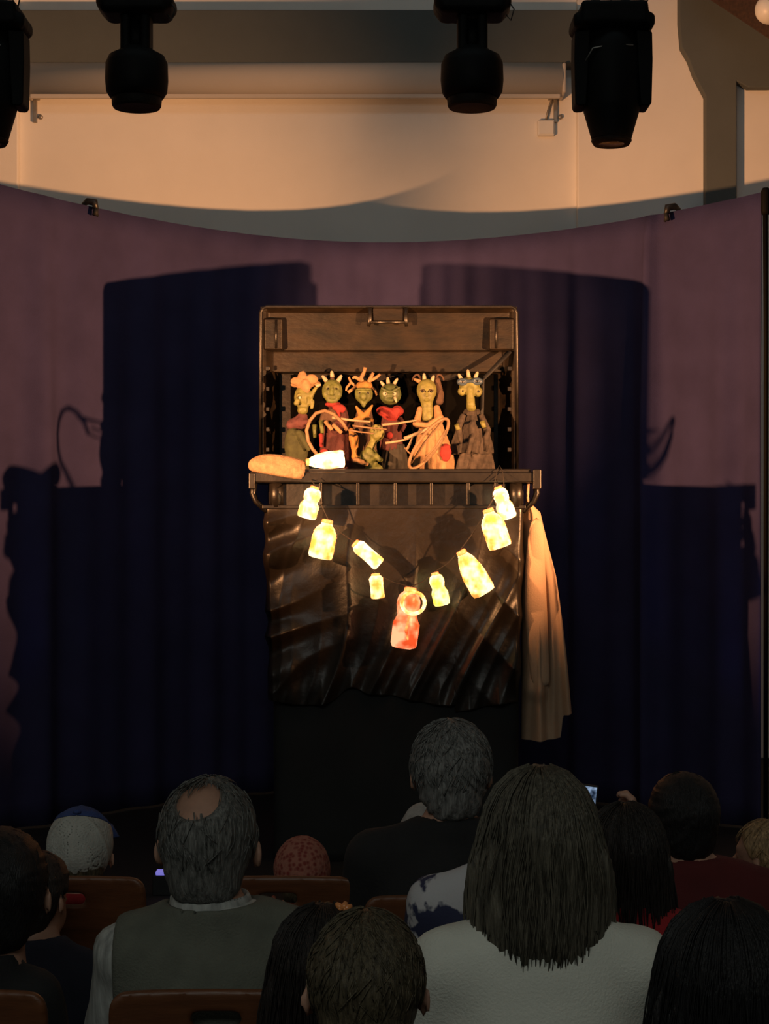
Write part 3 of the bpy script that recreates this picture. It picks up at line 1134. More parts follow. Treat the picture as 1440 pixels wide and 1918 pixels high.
# ================================================================== THE PUPPETS
PD = 8.78
PS = PD / FP
BASEPY = 959 - (SHELF - CAMZ) / PD * FP
m_olive = mat('olive_puppet_skin', (0.095, 0.108, 0.027), 0.6, 0.35, 40, 0.3, 60)
m_yellow = mat('yellow_puppet_skin', (0.140, 0.135, 0.034), 0.6, 0.25, 40, 0.3, 60)
m_dkgreen = mat('green_puppet_skin', (0.060, 0.076, 0.022), 0.6, 0.35, 40, 0.3, 60)
m_bone = mat('pale_horn', (0.3024, 0.2604, 0.1764), 0.55, 0.1, 40)
m_peach = mat('peach_cloth', (0.2604, 0.1512, 0.0714), 0.85, 0.25, 25, 0.3, 90)
m_orange = mat('orange_cloth', (0.2520, 0.1260, 0.0294), 0.85, 0.25, 25, 0.3, 90)
m_red = mat('red_cloth', (0.2100, 0.0147, 0.0126), 0.85, 0.3, 25, 0.3, 90)
m_maroon = mat('maroon_cloth', (0.0504, 0.0092, 0.0092), 0.85, 0.3, 25, 0.3, 90)
m_brown = mat('brown_cloth', (0.0588, 0.0294, 0.0168), 0.85, 0.3, 25, 0.3, 90)
m_plum = mat('plum_scarf', (0.0840, 0.0252, 0.0273), 0.85, 0.3, 25, 0.3, 90)
m_green = mat('moss_green_cloth', (0.0357, 0.0399, 0.0126), 0.85, 0.3, 25, 0.3, 90)
m_rag = mat('dark_rag_cloth', (0.0420, 0.0315, 0.0252), 0.9, 0.5, 30, 0.4, 60)
m_char = mat('charcoal_skirt_cloth', (0.0189, 0.0168, 0.0134), 0.9, 0.4, 30, 0.4, 60)
m_blue = mat('blue_goggle_plastic', (0.0420, 0.0672, 0.1008), 0.4, 0.2, 30)
m_eye = mat('white_puppet_eye', (0.3360, 0.3192, 0.2310), 0.4, 0.03)
m_pupil = mat('dark_puppet_pupil', (0.0084, 0.0063, 0.0042), 0.3, 0.05)
m_cane = mat('pale_cane', (0.1764, 0.1050, 0.0546), 0.6, 0.25, 40, 0.2, 60)
m_stick = mat('pale_stick', (0.2772, 0.2016, 0.1260), 0.6, 0.2, 40, 0.2, 60)


class Pup:
    def __init__(self, cx, label, y=0.0):
        self.cx = cx
        self.y = y
        self.root = empty('puppet', (X_(cx, PD), PD + y * PS, SHELF))
        tag(self.root, label, 'puppet', 'puppets in the container')

    def w(self, px, py, y=0.0):
        return Vector(((px - self.cx) * PS, y * PS, (BASEPY - py) * PS))

    def F(self, name, f, b, h, m, parent=None):
        """f in pixels: p = (px, depth, -py); b = (px0, px1, y0, y1, py0, py1)"""
        v, q = surf(f, ax(b[0], b[1], h), ax(b[2], b[3], h), ax(-b[5], -b[4], h))
        v = np.stack([(v[:, 0] - self.cx) * PS, v[:, 1] * PS, (BASEPY + v[:, 2]) * PS], 1)
        return link(name, mesh_np(name, v, q), m, parent or self.root)

    def tube(self, name, pts, r, m, parent=None, n=8):
        mb = MB().tube([self.w(*p) for p in pts], [x * PS for x in r] if hasattr(r, '__len__') else r * PS, n)
        return mb.build(name, m, parent or self.root, local=True)

    def horn(self, a, b, r=3.4, m=None, name='horn', y=0):
        mid = ((a[0] + b[0]) / 2, (a[1] + b[1]) / 2)
        return self.tube(name, [(a[0], a[1], y), (mid[0], mid[1], y), (b[0], b[1], y - 1), (b[0] + (b[0] - a[0]) * .12, b[1] + (b[1] - a[1]) * .12, y - 1)], [r, r * 0.95, r * 0.62, r * 0.15], m or m_bone)

    def ball(self, name, px, py, y, r, m, parent=None):
        M = Matrix.Translation(self.w(px, py, y))
        pr = [(0.001, -r * PS)] + [(r * PS * math.sin(t), -r * PS * math.cos(t)) for t in [PI * k / 8 for k in range(1, 8)]] + [(0.001, r * PS)]
        return MB().lathe(pr, M, 12).build(name, m, parent or self.root, local=True)

    def eyes(self, pts, y, r, head, pupil=True):
        for px, py in pts:
            e = self.ball('eye', px, py, y, r, m_eye if pupil else m_pupil, head)

    def robe(self, name, cx, top, bot, w0, w1, m, folds=7, depth=0.75, seed=0, amp=0.10, y=0.0, lean=0.0):
        r = random.Random(seed)
        ph = [r.uniform(0, 6.28) for _ in range(3)]

        def f(u_, v_):
            t = 2 * PI * u_
            e = 1 - (1 - v_) ** 2
            w_ = w0 + (w1 - w0) * e
            k = 1 + amp * v_ * math.sin(folds * t + ph[0] + 1.5 * v_) + 0.5 * amp * math.sin((folds * 2 + 1) * t + ph[1] + 3 * v_)
            px = cx + lean * v_ + w_ * k * math.cos(t)
            py = top + (bot - top) * v_ + 2.0 * v_ * math.sin(3 * t + ph[2])
            return self.w(px, py, y + w_ * depth * k * math.sin(t))
        return MB().grid(56, 18, f, True).build(name, m, self.root, local=True, solid=0.002)


def E(p, px, y, py, rx, ry, rz):
    return ell(p, (px, y, -py), (rx, ry, rz))


def Cp(p, a, b, ra, rb=None):
    return cap(p, (a[0], a[2] if len(a) > 2 else 0, -a[1]), (b[0], b[2] if len(b) > 2 else 0, -b[1]), ra, rb)


# ---- 1: leftmost, in a peach flower hat, moss green body
q = Pup(566, 'puppet in a peach petal hat with a moss green body, leftmost', 2)


def f(p):
    h = E(p, 568, 0, 744, 17, 16, 22)
    h = smin(h, E(p, 567, -5, 768, 10, 10, 9), 5)              # chin knob
    h = smin(h, Cp(p, (560, 742, -15), (556, 756, -18), 4, 5), 4)
    h = smin(h, Cp(p, (582, 742, -6), (592, 727, -6), 5, 3), 4)  # raised ear
    h = smin(h, Cp(p, (585, 752, -5), (584, 764, -5), 4, 3), 3)
    h = smax(h, -E(p, 579, -16, 752, 5, 8, 9), 2)
    h = smax(h, -E(p, 562, -19, 745, 5, 6, 3), 2)
    h = smax(h, -E(p, 566, -17, 762, 11, 6, 1.6), 2)
    return h - 0.5 * wob(p, 0.35, 1)


hd = q.F('head', f, (545, 600, -28, 20, 718, 782), 1.5, m_yellow)
q.eyes([(562, 746)], -14.5, 3.0, hd)


def f(p):
    h = E(p, 570, 0, 722, 15, 14, 10)
    for a_, b_, rx, rz, y in ((557, 714, 13, 8, -4), (566, 707, 9, 12, -2), (583, 711, 13, 10, -5), (590, 718, 10, 6, 4), (553, 720, 9, 5, 4), (573, 725, 9, 14, -10), (568, 702, 3, 8, 0), (572, 712, 10, 10, 10)):
        h = smin(h, E(p, a_, y, b_, rx, 6, rz), 2.5)
    return h - 0.6 * wob(p, 0.4, 2)


q.F('petal_hat', f, (538, 608, -24, 22, 688, 744), 1.6, m_peach)
q.horn((592, 724), (600, 720), 3.6)
q.F('scarf', lambda p: smin(smin(E(p, 560, 0, 792, 22, 17, 11), E(p, 545, -6, 796, 9, 9, 9), 4), Cp(p, (566, 780, 0), (562, 790, 0), 9, 13), 4) - 1.2 * wob(p, 0.3, 3), (530, 588, -24, 22, 766, 812), 1.8, m_plum)


def f(p):
    h = E(p, 548, -4, 835, 15, 14, 36)
    h = smin(h, E(p, 562, 2, 840, 15, 14, 34), 2.0)
    h = smin(h, Cp(p, (560, 812, -12), (578, 842, -14), 7, 4), 2)
    h = smin(h, E(p, 556, 0, 880, 24, 18, 18), 6)
    return h - 0.8 * wob(p, 0.2, 4)


q.F('body', f, (526, 592, -26, 24, 792, 896), 2.0, m_green)

# ---- 2: three horned green puppet with a red neckerchief
q = Pup(626, 'three-horned olive puppet with a red neckerchief, second from the left', 6)


def f(p):
    h = E(p, 622, 0, 732, 19, 17, 22)
    h = smin(h, E(p, 612, -8, 739, 8, 8, 8), 4)
    h = smin(h, E(p, 632, -8, 739, 8, 8, 8), 4)
    h = smin(h, Cp(p, (622, 724, -16), (621, 738, -20), 2.6, 4.0), 3)
    h = smin(h, E(p, 622, -9, 750, 11, 8, 6), 4)
    h = smax(h, -E(p, 614, -17.5, 728, 5, 4, 2.6), 2)
    h = smax(h, -E(p, 631, -17.5, 728, 5, 4, 2.6), 2)
    h = smax(h, -E(p, 622, -19, 747, 9, 5, 1.4), 1.5)
    return h - 0.4 * wob(p, 0.4, 6)


hd = q.F('head', f, (598, 648, -28, 20, 706, 762), 1.5, m_olive)
q.eyes([(615, 729), (630, 729)], -13.6, 2.4, hd, False)
q.horn((613, 716), (604, 704), 4.2)
q.horn((632, 715), (639, 703), 4.2)
q.horn((622, 706), (621, 695), 4.0)
q.tube('horn_base', [(622, 716, 0), (622, 704, 0)], [5, 3], m_brown)
q.F('neckerchief', lambda p: smin(smin(E(p, 623, 0, 757, 15, 13, 6), E(p, 634, -12, 764, 12, 6, 7), 3), smin(E(p, 640, -12, 767, 7, 5, 6), Cp(p, (632, 768, -13), (636, 779, -14), 4, 2), 2), 3) - 1.0 * wob(p, 0.5, 7), (602, 654, -24, 18, 746, 784), 1.5, m_red)
q.robe('robe', 632, 762, BASEPY, 15, 33, m_maroon, 6, 0.6, 3)
q.F('torso', lambda p: smin(E(p, 622, -6, 780, 13, 12, 16), Cp(p, (608, 776, -8), (602, 792, -12), 7, 5), 4), (590, 640, -26, 12, 758, 800), 1.8, m_brown)
for a_, b_ in (((602, 788, -14), (604, 812, -18)), ((590, 796, -8), (590, 820, -10))):
    q.tube('arm', [a_, b_], [5.0, 3.4], m_olive)
for a_, b_ in (((610, 790, -20), (622, 806, -24)), ((624, 796, -20), (640, 812, -24))):
    q.tube('finger', [a_, b_], [4.2, 3.6], m_peach)
q.F('red_ribbon', lambda p: smin(Cp(p, (601, 816, -18), (602, 836, -20), 4, 3), E(p, 608, -19, 846, 8, 4, 5), 3) - 0.8 * wob(p, 0.5, 8), (590, 622, -28, -10, 808, 856), 1.5, m_red)

# ---- 3: crown of twigs, orange winged collar
q = Pup(682, 'puppet crowned with peach twigs and an orange winged collar, third from the left', 4)


def f(p):
    h = E(p, 681, 0, 738, 17, 16, 17)
    h = smin(h, Cp(p, (681, 748, -6), (681, 760, -8), 9, 3.5), 5)
    h = smin(h, E(p, 681, -15, 730, 15, 4, 2.5), 3)
    h = smin(h, E(p, 681, -15, 744, 6, 6, 7), 3)
    h = smax(h, -E(p, 673, -16.5, 736, 4.5, 3, 3), 2)
    h = smax(h, -E(p, 689, -16.5, 736, 4.5, 3, 3), 2)
    h = smax(h, -E(p, 681, -18, 754, 5, 4, 1.2), 1.5)
    return h - 0.5 * wob(p, 0.4, 9)


hd = q.F('head', f, (660, 702, -26, 20, 716, 768), 1.5, m_olive)
q.eyes([(674, 737), (689, 737)], -12.4, 2.2, hd, False)
for pts, r in ((((680, 722, 0), (676, 708, -2), (682, 696, -2), (684, 688, -3)), (5, 4, 3, 3.6)), (((676, 712, -2), (664, 706, -3), (660, 709, -3)), (4, 3, 2.4)),
               (((688, 722, -2), (694, 708, -3), (699, 698, -3)), (4.5, 3.5, 3)), (((692, 714, -2), (703, 708, -3), (712, 701, -4)), (3, 3, 2.6)),
               (((668, 724, 2), (657, 716, 0), (653, 706, -2)), (3.2, 2.6, 2)), (((664, 726, 0), (652, 735, -4)), (3, 3)), (((694, 724, 3), (702, 730, 3), (706, 740, 2)), (3, 3, 2.4)),
               (((657, 716, 0), (649, 726, 0), (648, 732, -2)), (2.4, 2.2, 1.8))):
    q.tube('twig', pts, r, m_peach)
q.F('crown_cap', lambda p: E(p, 682, 0, 722, 15, 14, 9) - 1.2 * wob(p, 0.4, 10), (662, 702, -20, 20, 708, 736), 1.6, m_orange)
q.F('winged_collar', lambda p: smin(smin(Cp(p, (681, 784, -10), (667, 762, -12), 8, 2), Cp(p, (681, 784, -10), (697, 760, -12), 8, 2), 2),
    smin(Cp(p, (681, 782, -10), (664, 786, -10), 6, 3), Cp(p, (681, 782, -10), (698, 788, -10), 6, 3), 3), 2), (658, 706, -24, 4, 754, 798), 1.4, m_orange)
q.robe('robe', 682, 768, BASEPY, 13, 26, m_brown, 5, 0.6, 5)
q.F('leg', lambda p: smin(smin(Cp(p, (659, 808, -20), (662, 822, -22), 6, 8), Cp(p, (663, 822, -22), (665, 852, -24), 9, 5), 3), Cp(p, (664, 856, -26), (682, 868, -32), 6, 5), 3) - 0.5 * wob(p, 0.4, 12), (646, 694, -42, -8, 798, 878), 1.6, m_orange)
q.tube('belt', [(655, 815, -28), (662, 818, -31), (669, 815, -28)], 1.8, m_brown)

# ---- 4: scowling green puppet with white eyes, red ruffle
q = Pup(731, 'scowling green puppet with white eyes and a red ruffled collar', 6)


def f(p):
    h = E(p, 731, 0, 738, 20.5, 18, 20)
    h = smin(h, E(p, 731, -12, 748, 12, 8, 7), 4)
    h = smin(h, Cp(p, (715, 728, -14), (728, 735, -19), 2.4, 2.8), 2)
    h = smin(h, Cp(p, (747, 727, -14), (733, 735, -19), 2.4, 2.8), 2)
    h = smax(h, -E(p, 731, -20, 747, 11, 5, 1.4), 1.5)
    return h - 0.4 * wob(p, 0.4, 14)


hd = q.F('head', f, (706, 756, -28, 20, 714, 764), 1.5, m_dkgreen)
q.eyes([(721, 738), (738, 738)], -14.2, 4.6, hd)
for px in (722, 737):
    q.ball('pupil', px, 738.5, -18.0, 1.7, m_pupil, hd)
q.horn((719, 722), (713, 714), 3.2)
q.horn((727, 718), (726, 707), 3.6)
q.horn((738, 719), (744, 709), 3.4)
q.horn((739, 744), (742, 754), 2.6, y=-19, name='tusk')
q.F('ruffle', lambda p: smin(smin(E(p, 718, -4, 770, 13, 13, 9), E(p, 744, -4, 770, 11, 13, 10), 4), E(p, 731, -9, 777, 16, 10, 12), 4) - 2.0 * wob(p, 0.45, 15), (698, 762, -28, 18, 752, 798), 1.7, m_red)
q.robe('robe', 732, 772, 842, 14, 20, m_maroon, 6, 0.7, 8)
q.F('apron', lambda p: E(p, 729, -13, 816, 7, 6, 7) - 0.5 * wob(p, 0.5, 15), (720, 740, -22, -4, 806, 826), 1.4, m_red)
q.robe('skirt', 738, 832, BASEPY, 18, 25, m_char, 8, 0.7, 9, 0.16)
q.tube('arm', [(748, 784, -6), (757, 798, -10), (752, 808, -16)], [6, 5, 3.5], m_maroon)

# ---- 5: small one crouching in front
q = Pup(704, 'small bumpy olive puppet crouching in front of the others', -28)


def f(p):
    h = E(p, 706, 0, 812, 14, 13, 16)
    for i in range(9):
        a_ = i * 0.9
        h = smin(h, E(p, 706 + 9 * math.cos(a_), -9, 810 + 10 * math.sin(a_), 4, 4, 4), 2)
    h = smin(h, Cp(p, (700, 826, 0), (692, 844, -2), 6, 8), 5)
    h = smax(h, -E(p, 701, -14, 808, 3, 3, 2.4), 1.5)
    h = smax(h, -E(p, 712, -14, 808, 3, 3, 2.4), 1.5)
    return h


hd = q.F('head', f, (682, 726, -18, 18, 792, 856), 1.5, m_yellow)
q.eyes([(701, 808), (712, 808)], -10.5, 1.8, hd, False)
q.F('body', lambda p: smin(smin(E(p, 692, 0, 856, 18, 13, 15), Cp(p, (690, 846, -8), (712, 862, -12), 7, 5), 3), E(p, 700, 0, 882, 18, 13, 14), 8) - 0.8 * wob(p, 0.25, 17), (668, 726, -22, 18, 836, 898), 1.8, m_olive)
q.tube('foot', [(664, 862, -6), (680, 868, -10), (690, 872, -12)], [6, 5, 3], m_peach)

# ---- 6: yellow horned puppet in a peach shawl
q = Pup(803, 'smooth yellow puppet with curled dark horns and a peach shawl', 4)


def f(p):
    h = E(p, 799, 0, 731, 18.5, 16, 22)
    h = smin(h, E(p, 799, -3, 747, 11, 11, 10), 6)
    h = smin(h, Cp(p, (799, 752, 0), (801, 782, 0), 10, 12), 6)
    h = smin(h, Cp(p, (799, 733, -16), (799, 742, -18), 1.6, 2.4), 2)
    h = smin(h, E(p, 799, -14, 750, 5, 3, 2), 2)
    h = smax(h, -E(p, 791, -17.5, 733, 5.2, 3, 3), 1.5)
    h = smax(h, -E(p, 807, -17.5, 733, 5.2, 3, 3), 1.5)
    return h - 0.2 * wob(p, 0.4, 18)


hd = q.F('head', f, (776, 822, -26, 20, 706, 800), 1.5, m_yellow)
q.eyes([(791, 733.5), (807, 733.5)], -13.4, 2.8, hd, False)
for a_, b_ in (((786, 733, -16), (796, 735, -18)), ((802, 735, -18), (812, 733, -16))):
    q.tube('eyelid', [a_, ((a_[0] + b_[0]) / 2, 730.5, -18), b_], 0.9, m_brown, hd)
q.horn((790, 716), (776, 710), 4.0, m_peach)
q.horn((795, 712), (794, 700), 3.8)
q.horn((808, 716), (812, 704), 4.0)
for s, cx in ((-1, 780), (1, 824)):
    pts = [(cx + (-s) * 8 * math.cos(t * 0.9) + 0, 712 - 11 * math.sin(t), 6) for t in [PI * k / 10 for k in range(-2, 11)]]
    q.tube('curled_horn', pts, [3.6 - 0.2 * k for k in range(len(pts))], m_brown)
q.F('hair_lock', lambda p: smin(Cp(p, (818, 712, 8), (824, 740, 8), 7, 8), E(p, 823, 6, 750, 8, 7, 8), 4) - 0.8 * wob(p, 0.4, 19), (806, 838, -6, 22, 700, 764), 1.8, m_brown)


def f(p):
    h = Cp(p, (786, 766, -3), (780, 794, -10), 5, 7)
    h = smin(h, Cp(p, (818, 764, -3), (822, 786, -8), 6, 9), 3)
    h = smin(h, Cp(p, (780, 794, -12), (800, 798, -17), 6, 5), 3)
    h = smin(h, Cp(p, (800, 798, -17), (824, 784, -12), 5, 7), 3)
    h = smin(h, E(p, 802, 8, 782, 22, 9, 18), 4)
    return h - 0.5 * wob(p, 0.35, 20)


q.F('shawl', f, (768, 838, -30, 22, 754, 810), 1.6, m_peach)
q.robe('dress', 808, 786, BASEPY, 16, 34, m_peach, 9, 0.6, 12, 0.24, 0, 4)
q.F('red_patch', lambda p: E(p, 834, -20, 848, 11, 4.5, 17) - 0.8 * wob(p, 0.4, 21), (816, 850, -34, -8, 826, 872), 1.5, m_red)

# ---- 7: goggles and a dark rag coat
q = Pup(884, 'long-faced puppet with blue goggles and a dark ragged coat, rightmost', 4)


def f(p):
    h = E(p, 879, 0, 724, 19, 16, 18)
    h = smin(h, E(p, 866, -8, 733, 9, 8, 9), 3)
    h = smin(h, E(p, 894, -8, 734, 9, 8, 10), 3)
    h = smin(h, Cp(p, (880, 730, -13), (881, 758, -18), 6.5, 8), 4)
    h = smin(h, E(p, 882, -14, 764, 9, 9, 7), 3)
    h = smax(h, -E(p, 866, -17, 733, 4, 3, 5), 2)
    h = smax(h, -E(p, 895, -17, 734, 4, 3, 5), 2)
    h = smax(h, -E(p, 890, -16, 742, 2, 4, 6), 2)
    return h - 0.6 * wob(p, 0.4, 22)


hd = q.F('head', f, (852, 908, -30, 20, 702, 776), 1.5, m_yellow)
q.eyes([(866, 733), (895, 734)], -12.8, 2.6, hd, False)
q.F('goggles', lambda p: smax(smin(smin(E(p, 866, -11, 716, 11, 7, 7.5), E(p, 893, -11, 715, 11, 7, 7.5), 2), E(p, 879, 0, 715, 21, 18, 5), 2), -smin(E(p, 866, -19, 716, 6.5, 5, 4.5), E(p, 893, -19, 715, 6.5, 5, 4.5), 1), 1), (852, 908, -24, 22, 704, 728), 1.2, m_blue)
for px, py in ((866, 716), (893, 715)):
    q.ball('goggle_lens', px, py, -11.5, 4.2, m_pupil)
q.horn((864, 711), (859, 701), 3.6, y=-4)
q.horn((878, 706), (876, 693), 3.8, y=-2)
q.horn((890, 708), (894, 697), 3.8, y=-4)
q.robe('coat', 884, 766, 850, 12, 34, m_rag, 9, 0.55, 21, 0.2)
q.robe('underskirt', 889, 838, BASEPY, 26, 36, m_rag, 7, 0.55, 22, 0.16, 2)
for a_, b_, c_ in (((868, 778, -8), (858, 800, -14), (862, 830, -18)), ((900, 778, -8), (912, 806, -14), (910, 846, -18)), ((884, 780, -16), (884, 815, -24), (876, 852, -28))):
    q.tube('rag_strip', [a_, b_, c_], [6, 7, 3], m_rag)
for a_, b_ in (((855, 796, -16), (858, 806, -20)), ((902, 790, -20), (906, 802, -22))):
    q.tube('hand', [a_, b_], [5, 4], m_yellow)

# ---- canes, hoops and sticks held in front of the puppets
def prop(name, label, cat, pts, r, m, closed=False, group=None, n=8, rest=True):
    w_ = [P(a_, b_, PD + (c_ - 85) * PS) for a_, b_, c_ in pts]
    base = min(w_, key=lambda t: t.z)
    root = empty(name, base)
    tag(root, label, cat, group)
    MB().tube(w_, r * PS if not hasattr(r, '__len__') else [x * PS for x in r], n, closed).build('rod' if not closed else 'hoop', m, root)
    return root


prop('cane_arch', 'bent cane arch in front of the moss green puppet', 'cane', [(650, 806, -40), (640, 790, -42), (625, 776, -44), (608, 769, -46), (592, 774, -47), (580, 788, -48), (574, 806, -48), (577, 826, -48), (586, 842, -48), (600, 858, -46), (610, 880, -40)], 3.2, m_cane, n=10)
pts = []
for k in range(40):
    t = 2 * PI * k / 40
    a_, b_ = 57 * math.cos(t), 17 * math.sin(t)
    th = math.radians(53)
    pts.append((803 + a_ * math.cos(th) - b_ * math.sin(th), 831 - a_ * math.sin(th) - b_ * math.cos(th), -46 - 10 * math.sin(t)))
r_ = prop('cane_hoop', 'long oval cane hoop leaning in front of the yellow horned puppet', 'cane', pts, 3.0, m_cane, True, n=10)
for k, (a_, b_) in enumerate((((770, 868), (826, 792)), ((776, 858), (812, 806)), ((790, 866), (834, 806)))):
    MB().tube([P(a_[0], a_[1], PD - 131 * PS), P((a_[0] + b_[0]) / 2 + 4 * (k - 1), (a_[1] + b_[1]) / 2, PD - 132 * PS), P(b_[0], b_[1], PD - 131 * PS)], 2.0 * PS, 6).build('cross_cane', m_cane, r_)
STK = [((622, 782), (694, 790), 2.6, 'pale stick pointing right from the red neckerchief puppet'), ((716, 796), (780, 787), 2.4, 'pale stick held across the red ruffled puppet'),
       ((660, 797), (724, 804), 1.8, 'thin brown stick across the orange collar puppet'), ((757, 822), (806, 800), 3.6, 'thick pale stick tip in front of the peach shawl'),
       ((722, 830), (768, 821), 2.4, 'short pale stick low across the charcoal skirt'), ((645, 804), (700, 812), 1.6, 'thin dark twig beside the small olive puppet'),
       ((762, 842), (774, 816), 2.4, 'short upright pale stick left of the oval hoop'), ((758, 838), (770, 852), 1.6, 'thin bent twig below the low pale stick')]
for a_, b_, rr_, lab in STK:
    prop('stick', lab, 'stick', [(a_[0], a_[1], -40), ((a_[0] + b_[0]) / 2, (a_[1] + b_[1]) / 2 + 1, -41), (b_[0], b_[1], -40)], [rr_, rr_ * 0.9, rr_ * 0.7], m_stick if rr_ > 2 else m_cane, group='sticks among the puppets')

# ================================================================== THE AUDIENCE
m_skin = mat('skin', (0.40, 0.22, 0.15), 0.55, 0.12, 20, 0.1, 120)
m_chairwood = mat('brown_plywood', (0.115, 0.040, 0.014), 0.45, 0.25, 7, 0.08, 40, stretch=(1, 1, 6))
m_chairleg = mat('chair_steel', (0.10, 0.10, 0.10), 0.35, 0.1, metallic=0.8)
m_shoe = mat('dark_shoe', (0.02, 0.018, 0.016), 0.5, 0.2)
SEAT = 0.445

# ---- chair: built once, copied with its parts
CHAIR_PARTS = []


def build_chair_meshes():
    def back(p):
        x, y, z = p
        yy = y + 0.5 * x * x - 0.18 * (z - 0.5) * -1
        b_ = rbox((x, yy, z), (0, -0.15, 0.655), (0.195, 0.011, 0.175), 0.010)
        rnd = smax(np.abs(x) - 0.195, np.abs(z - 0.655) - 0.175, 0.05)
        b_ = smax(b_, rnd, 0.004)
        slot = cap((x, 0 * y, z), (-0.032, 0, 0.772), (0.032, 0, 0.772), 0.0) 
        slot = np.maximum(slot - 0.015, -(z - 0.762) * -1 * 0 - 1)
        return smax(b_, -slot, 0.006)
    v, q_ = surf(back, ax(-0.21, 0.21, 0.008), ax(-0.27, -0.10, 0.005), ax(0.47, 0.88, 0.008))
    CHAIR_PARTS.append(('backrest', mesh_np('backrest', v, q_), m_chairwood))

    def seat(p):
        x, y, z = p
        zz = z + 0.25 * np.minimum(0, 0.10 - y) ** 2 * 0 + 0.02 * (1 - (x / 0.2) ** 2) * np.exp(-((y) / 0.15) ** 2) * 0.5
        return smax(rbox((x, y, zz), (0, 0.02, SEAT - 0.018), (0.195, 0.20, 0.010), 0.009), smax(np.abs(x) - 0.195, np.abs(y - 0.02) - 0.20, 0.06), 0.004)
    v, q_ = surf(seat, ax(-0.21, 0.21, 0.011), ax(-0.20, 0.24, 0.011), ax(SEAT - 0.06, SEAT + 0.02, 0.005))
    CHAIR_PARTS.append(('seat', mesh_np('seat', v, q_), m_chairwood))
    for sx in (-1, 1):
        m_ = MB().tube([(sx * 0.17, 0.17, SEAT - 0.03), (sx * 0.185, 0.20, 0.0)], 0.011, 8)
        CHAIR_PARTS.append(('leg', mesh_np('leg', m_.v, m_.f), m_chairleg))
        m_ = MB().tube([(sx * 0.185, -0.24, 0.0), (sx * 0.165, -0.15, SEAT - 0.03), (sx * 0.16, -0.155, 0.55), (sx * 0.15, -0.172, 0.66)], 0.011, 8)
        CHAIR_PARTS.append(('leg', mesh_np('leg', m_.v, m_.f), m_chairleg))
        m_ = MB().tube([(sx * 0.165, -0.15, SEAT - 0.03), (sx * 0.17, 0.17, SEAT - 0.03)], 0.010, 8)
        CHAIR_PARTS.append(('seat_rail', mesh_np('seat_rail', m_.v, m_.f), m_chairleg))


build_chair_meshes()


def chair(x, y, label, rz=0.0):
    root = empty('chair', (x, y, 0), rz)
    tag(root, label, 'chair', 'wooden audience chairs')
    for n_, me, m_ in CHAIR_PARTS:
        link(n_, me, m_, root)
    return root


# ---- hand template: wrist at the origin, fingers along +y, palm facing -z, thumb on the +x side
def hand_mesh(curl=0.5):
    def f(p):
        h = rbox(p, (0, 0.045, 0), (0.040, 0.048, 0.014), 0.013)
        h = smin(h, cap(p, (0, -0.02, 0), (0, 0.02, 0), 0.026, 0.024), 0.015)
        for i, (x0, L_) in enumerate(((0.030, 0.070), (0.010, 0.080), (-0.011, 0.074), (-0.031, 0.058))):
            a_ = np.array([x0, 0.088, 0.0])
            ang = 0.0
            for k, fr in enumerate((0.45, 0.32, 0.23)):
                ang += curl * (0.5 if k == 0 else 0.9)
                b_ = a_ + np.array([x0 * 0.06, math.cos(ang), -math.sin(ang)]) * L_ * fr
                h = smin(h, cap(p, a_, b_, 0.0095 - 0.0008 * k, 0.009 - 0.0009 * k), 0.004)
                a_ = b_
        h = smin(h, cap(p, (0.030, 0.025, -0.004), (0.062, 0.058, -0.014), 0.013, 0.010), 0.010)
        h = smin(h, cap(p, (0.062, 0.058, -0.014), (0.068, 0.088, -0.022), 0.010, 0.0085), 0.004)
        return h
    return surf(f, ax(-0.06, 0.09, 0.004), ax(-0.05, 0.20, 0.004), ax(-0.10, 0.03, 0.004))


HAND = hand_mesh(0.45)
HAND_GRIP = hand_mesh(0.95)


def multi(lo, f0, f1, hi, hc_, hf):
    a_ = np.arange(lo, f0, hc_) if f0 > lo else np.array([])
    b_ = np.arange(f0, f1, hf)
    c_ = np.arange(f1, hi + hc_, hc_) if hi > f1 else np.array([f1])
    return np.concatenate([a_, b_, c_])


def skull(h, off=0.0):
    s_ = ell(h, (0, -0.01, 0.03), (0.0775 + off, 0.097 + off, 0.09 + off))
    j_ = ell(h, (0, 0.03, -0.05), (0.055 + off * 0.6, 0.065 + off * 0.6, 0.065 + off * 0.6))
    return s_, j_


def head_field(h):
    s_, j_ = skull(h)
    f = smin(s_, j_, 0.03)
    f = smin(f, cap(h, (0, 0.088, 0.015), (0, 0.108, -0.022), 0.008, 0.013), 0.012)          # nose
    f = smin(f, ell(h, (0, 0.078, 0.036), (0.05, 0.012, 0.008)), 0.012)                       # brow
    for s in (-1, 1):
        f = smax(f, -ell(h, (s * 0.031, 0.096, 0.016), (0.016, 0.014, 0.010)), 0.008)
        f = np.minimum(f, ell(h, (s * 0.031, 0.076, 0.015), (0.011, 0.011, 0.009)))
        e = ell((h[0] - s * 0.088 + s * 0.50 * (h[1] + 0.005), h[1], h[2]), (0, -0.003, -0.006), (0.008, 0.018, 0.027))
        e = smax(e, -ell((h[0] - s * 0.094, h[1], h[2]), (0, 0.010, 0.0), (0.007, 0.010, 0.017)), 0.004)
        f = smin(f, e, 0.006)
    f = smin(f, ell(h, (0, 0.088, -0.052), (0.022, 0.011, 0.006)), 0.006)
    f = smin(f, ell(h, (0, 0.086, -0.064), (0.019, 0.011, 0.006)), 0.006)
    return f


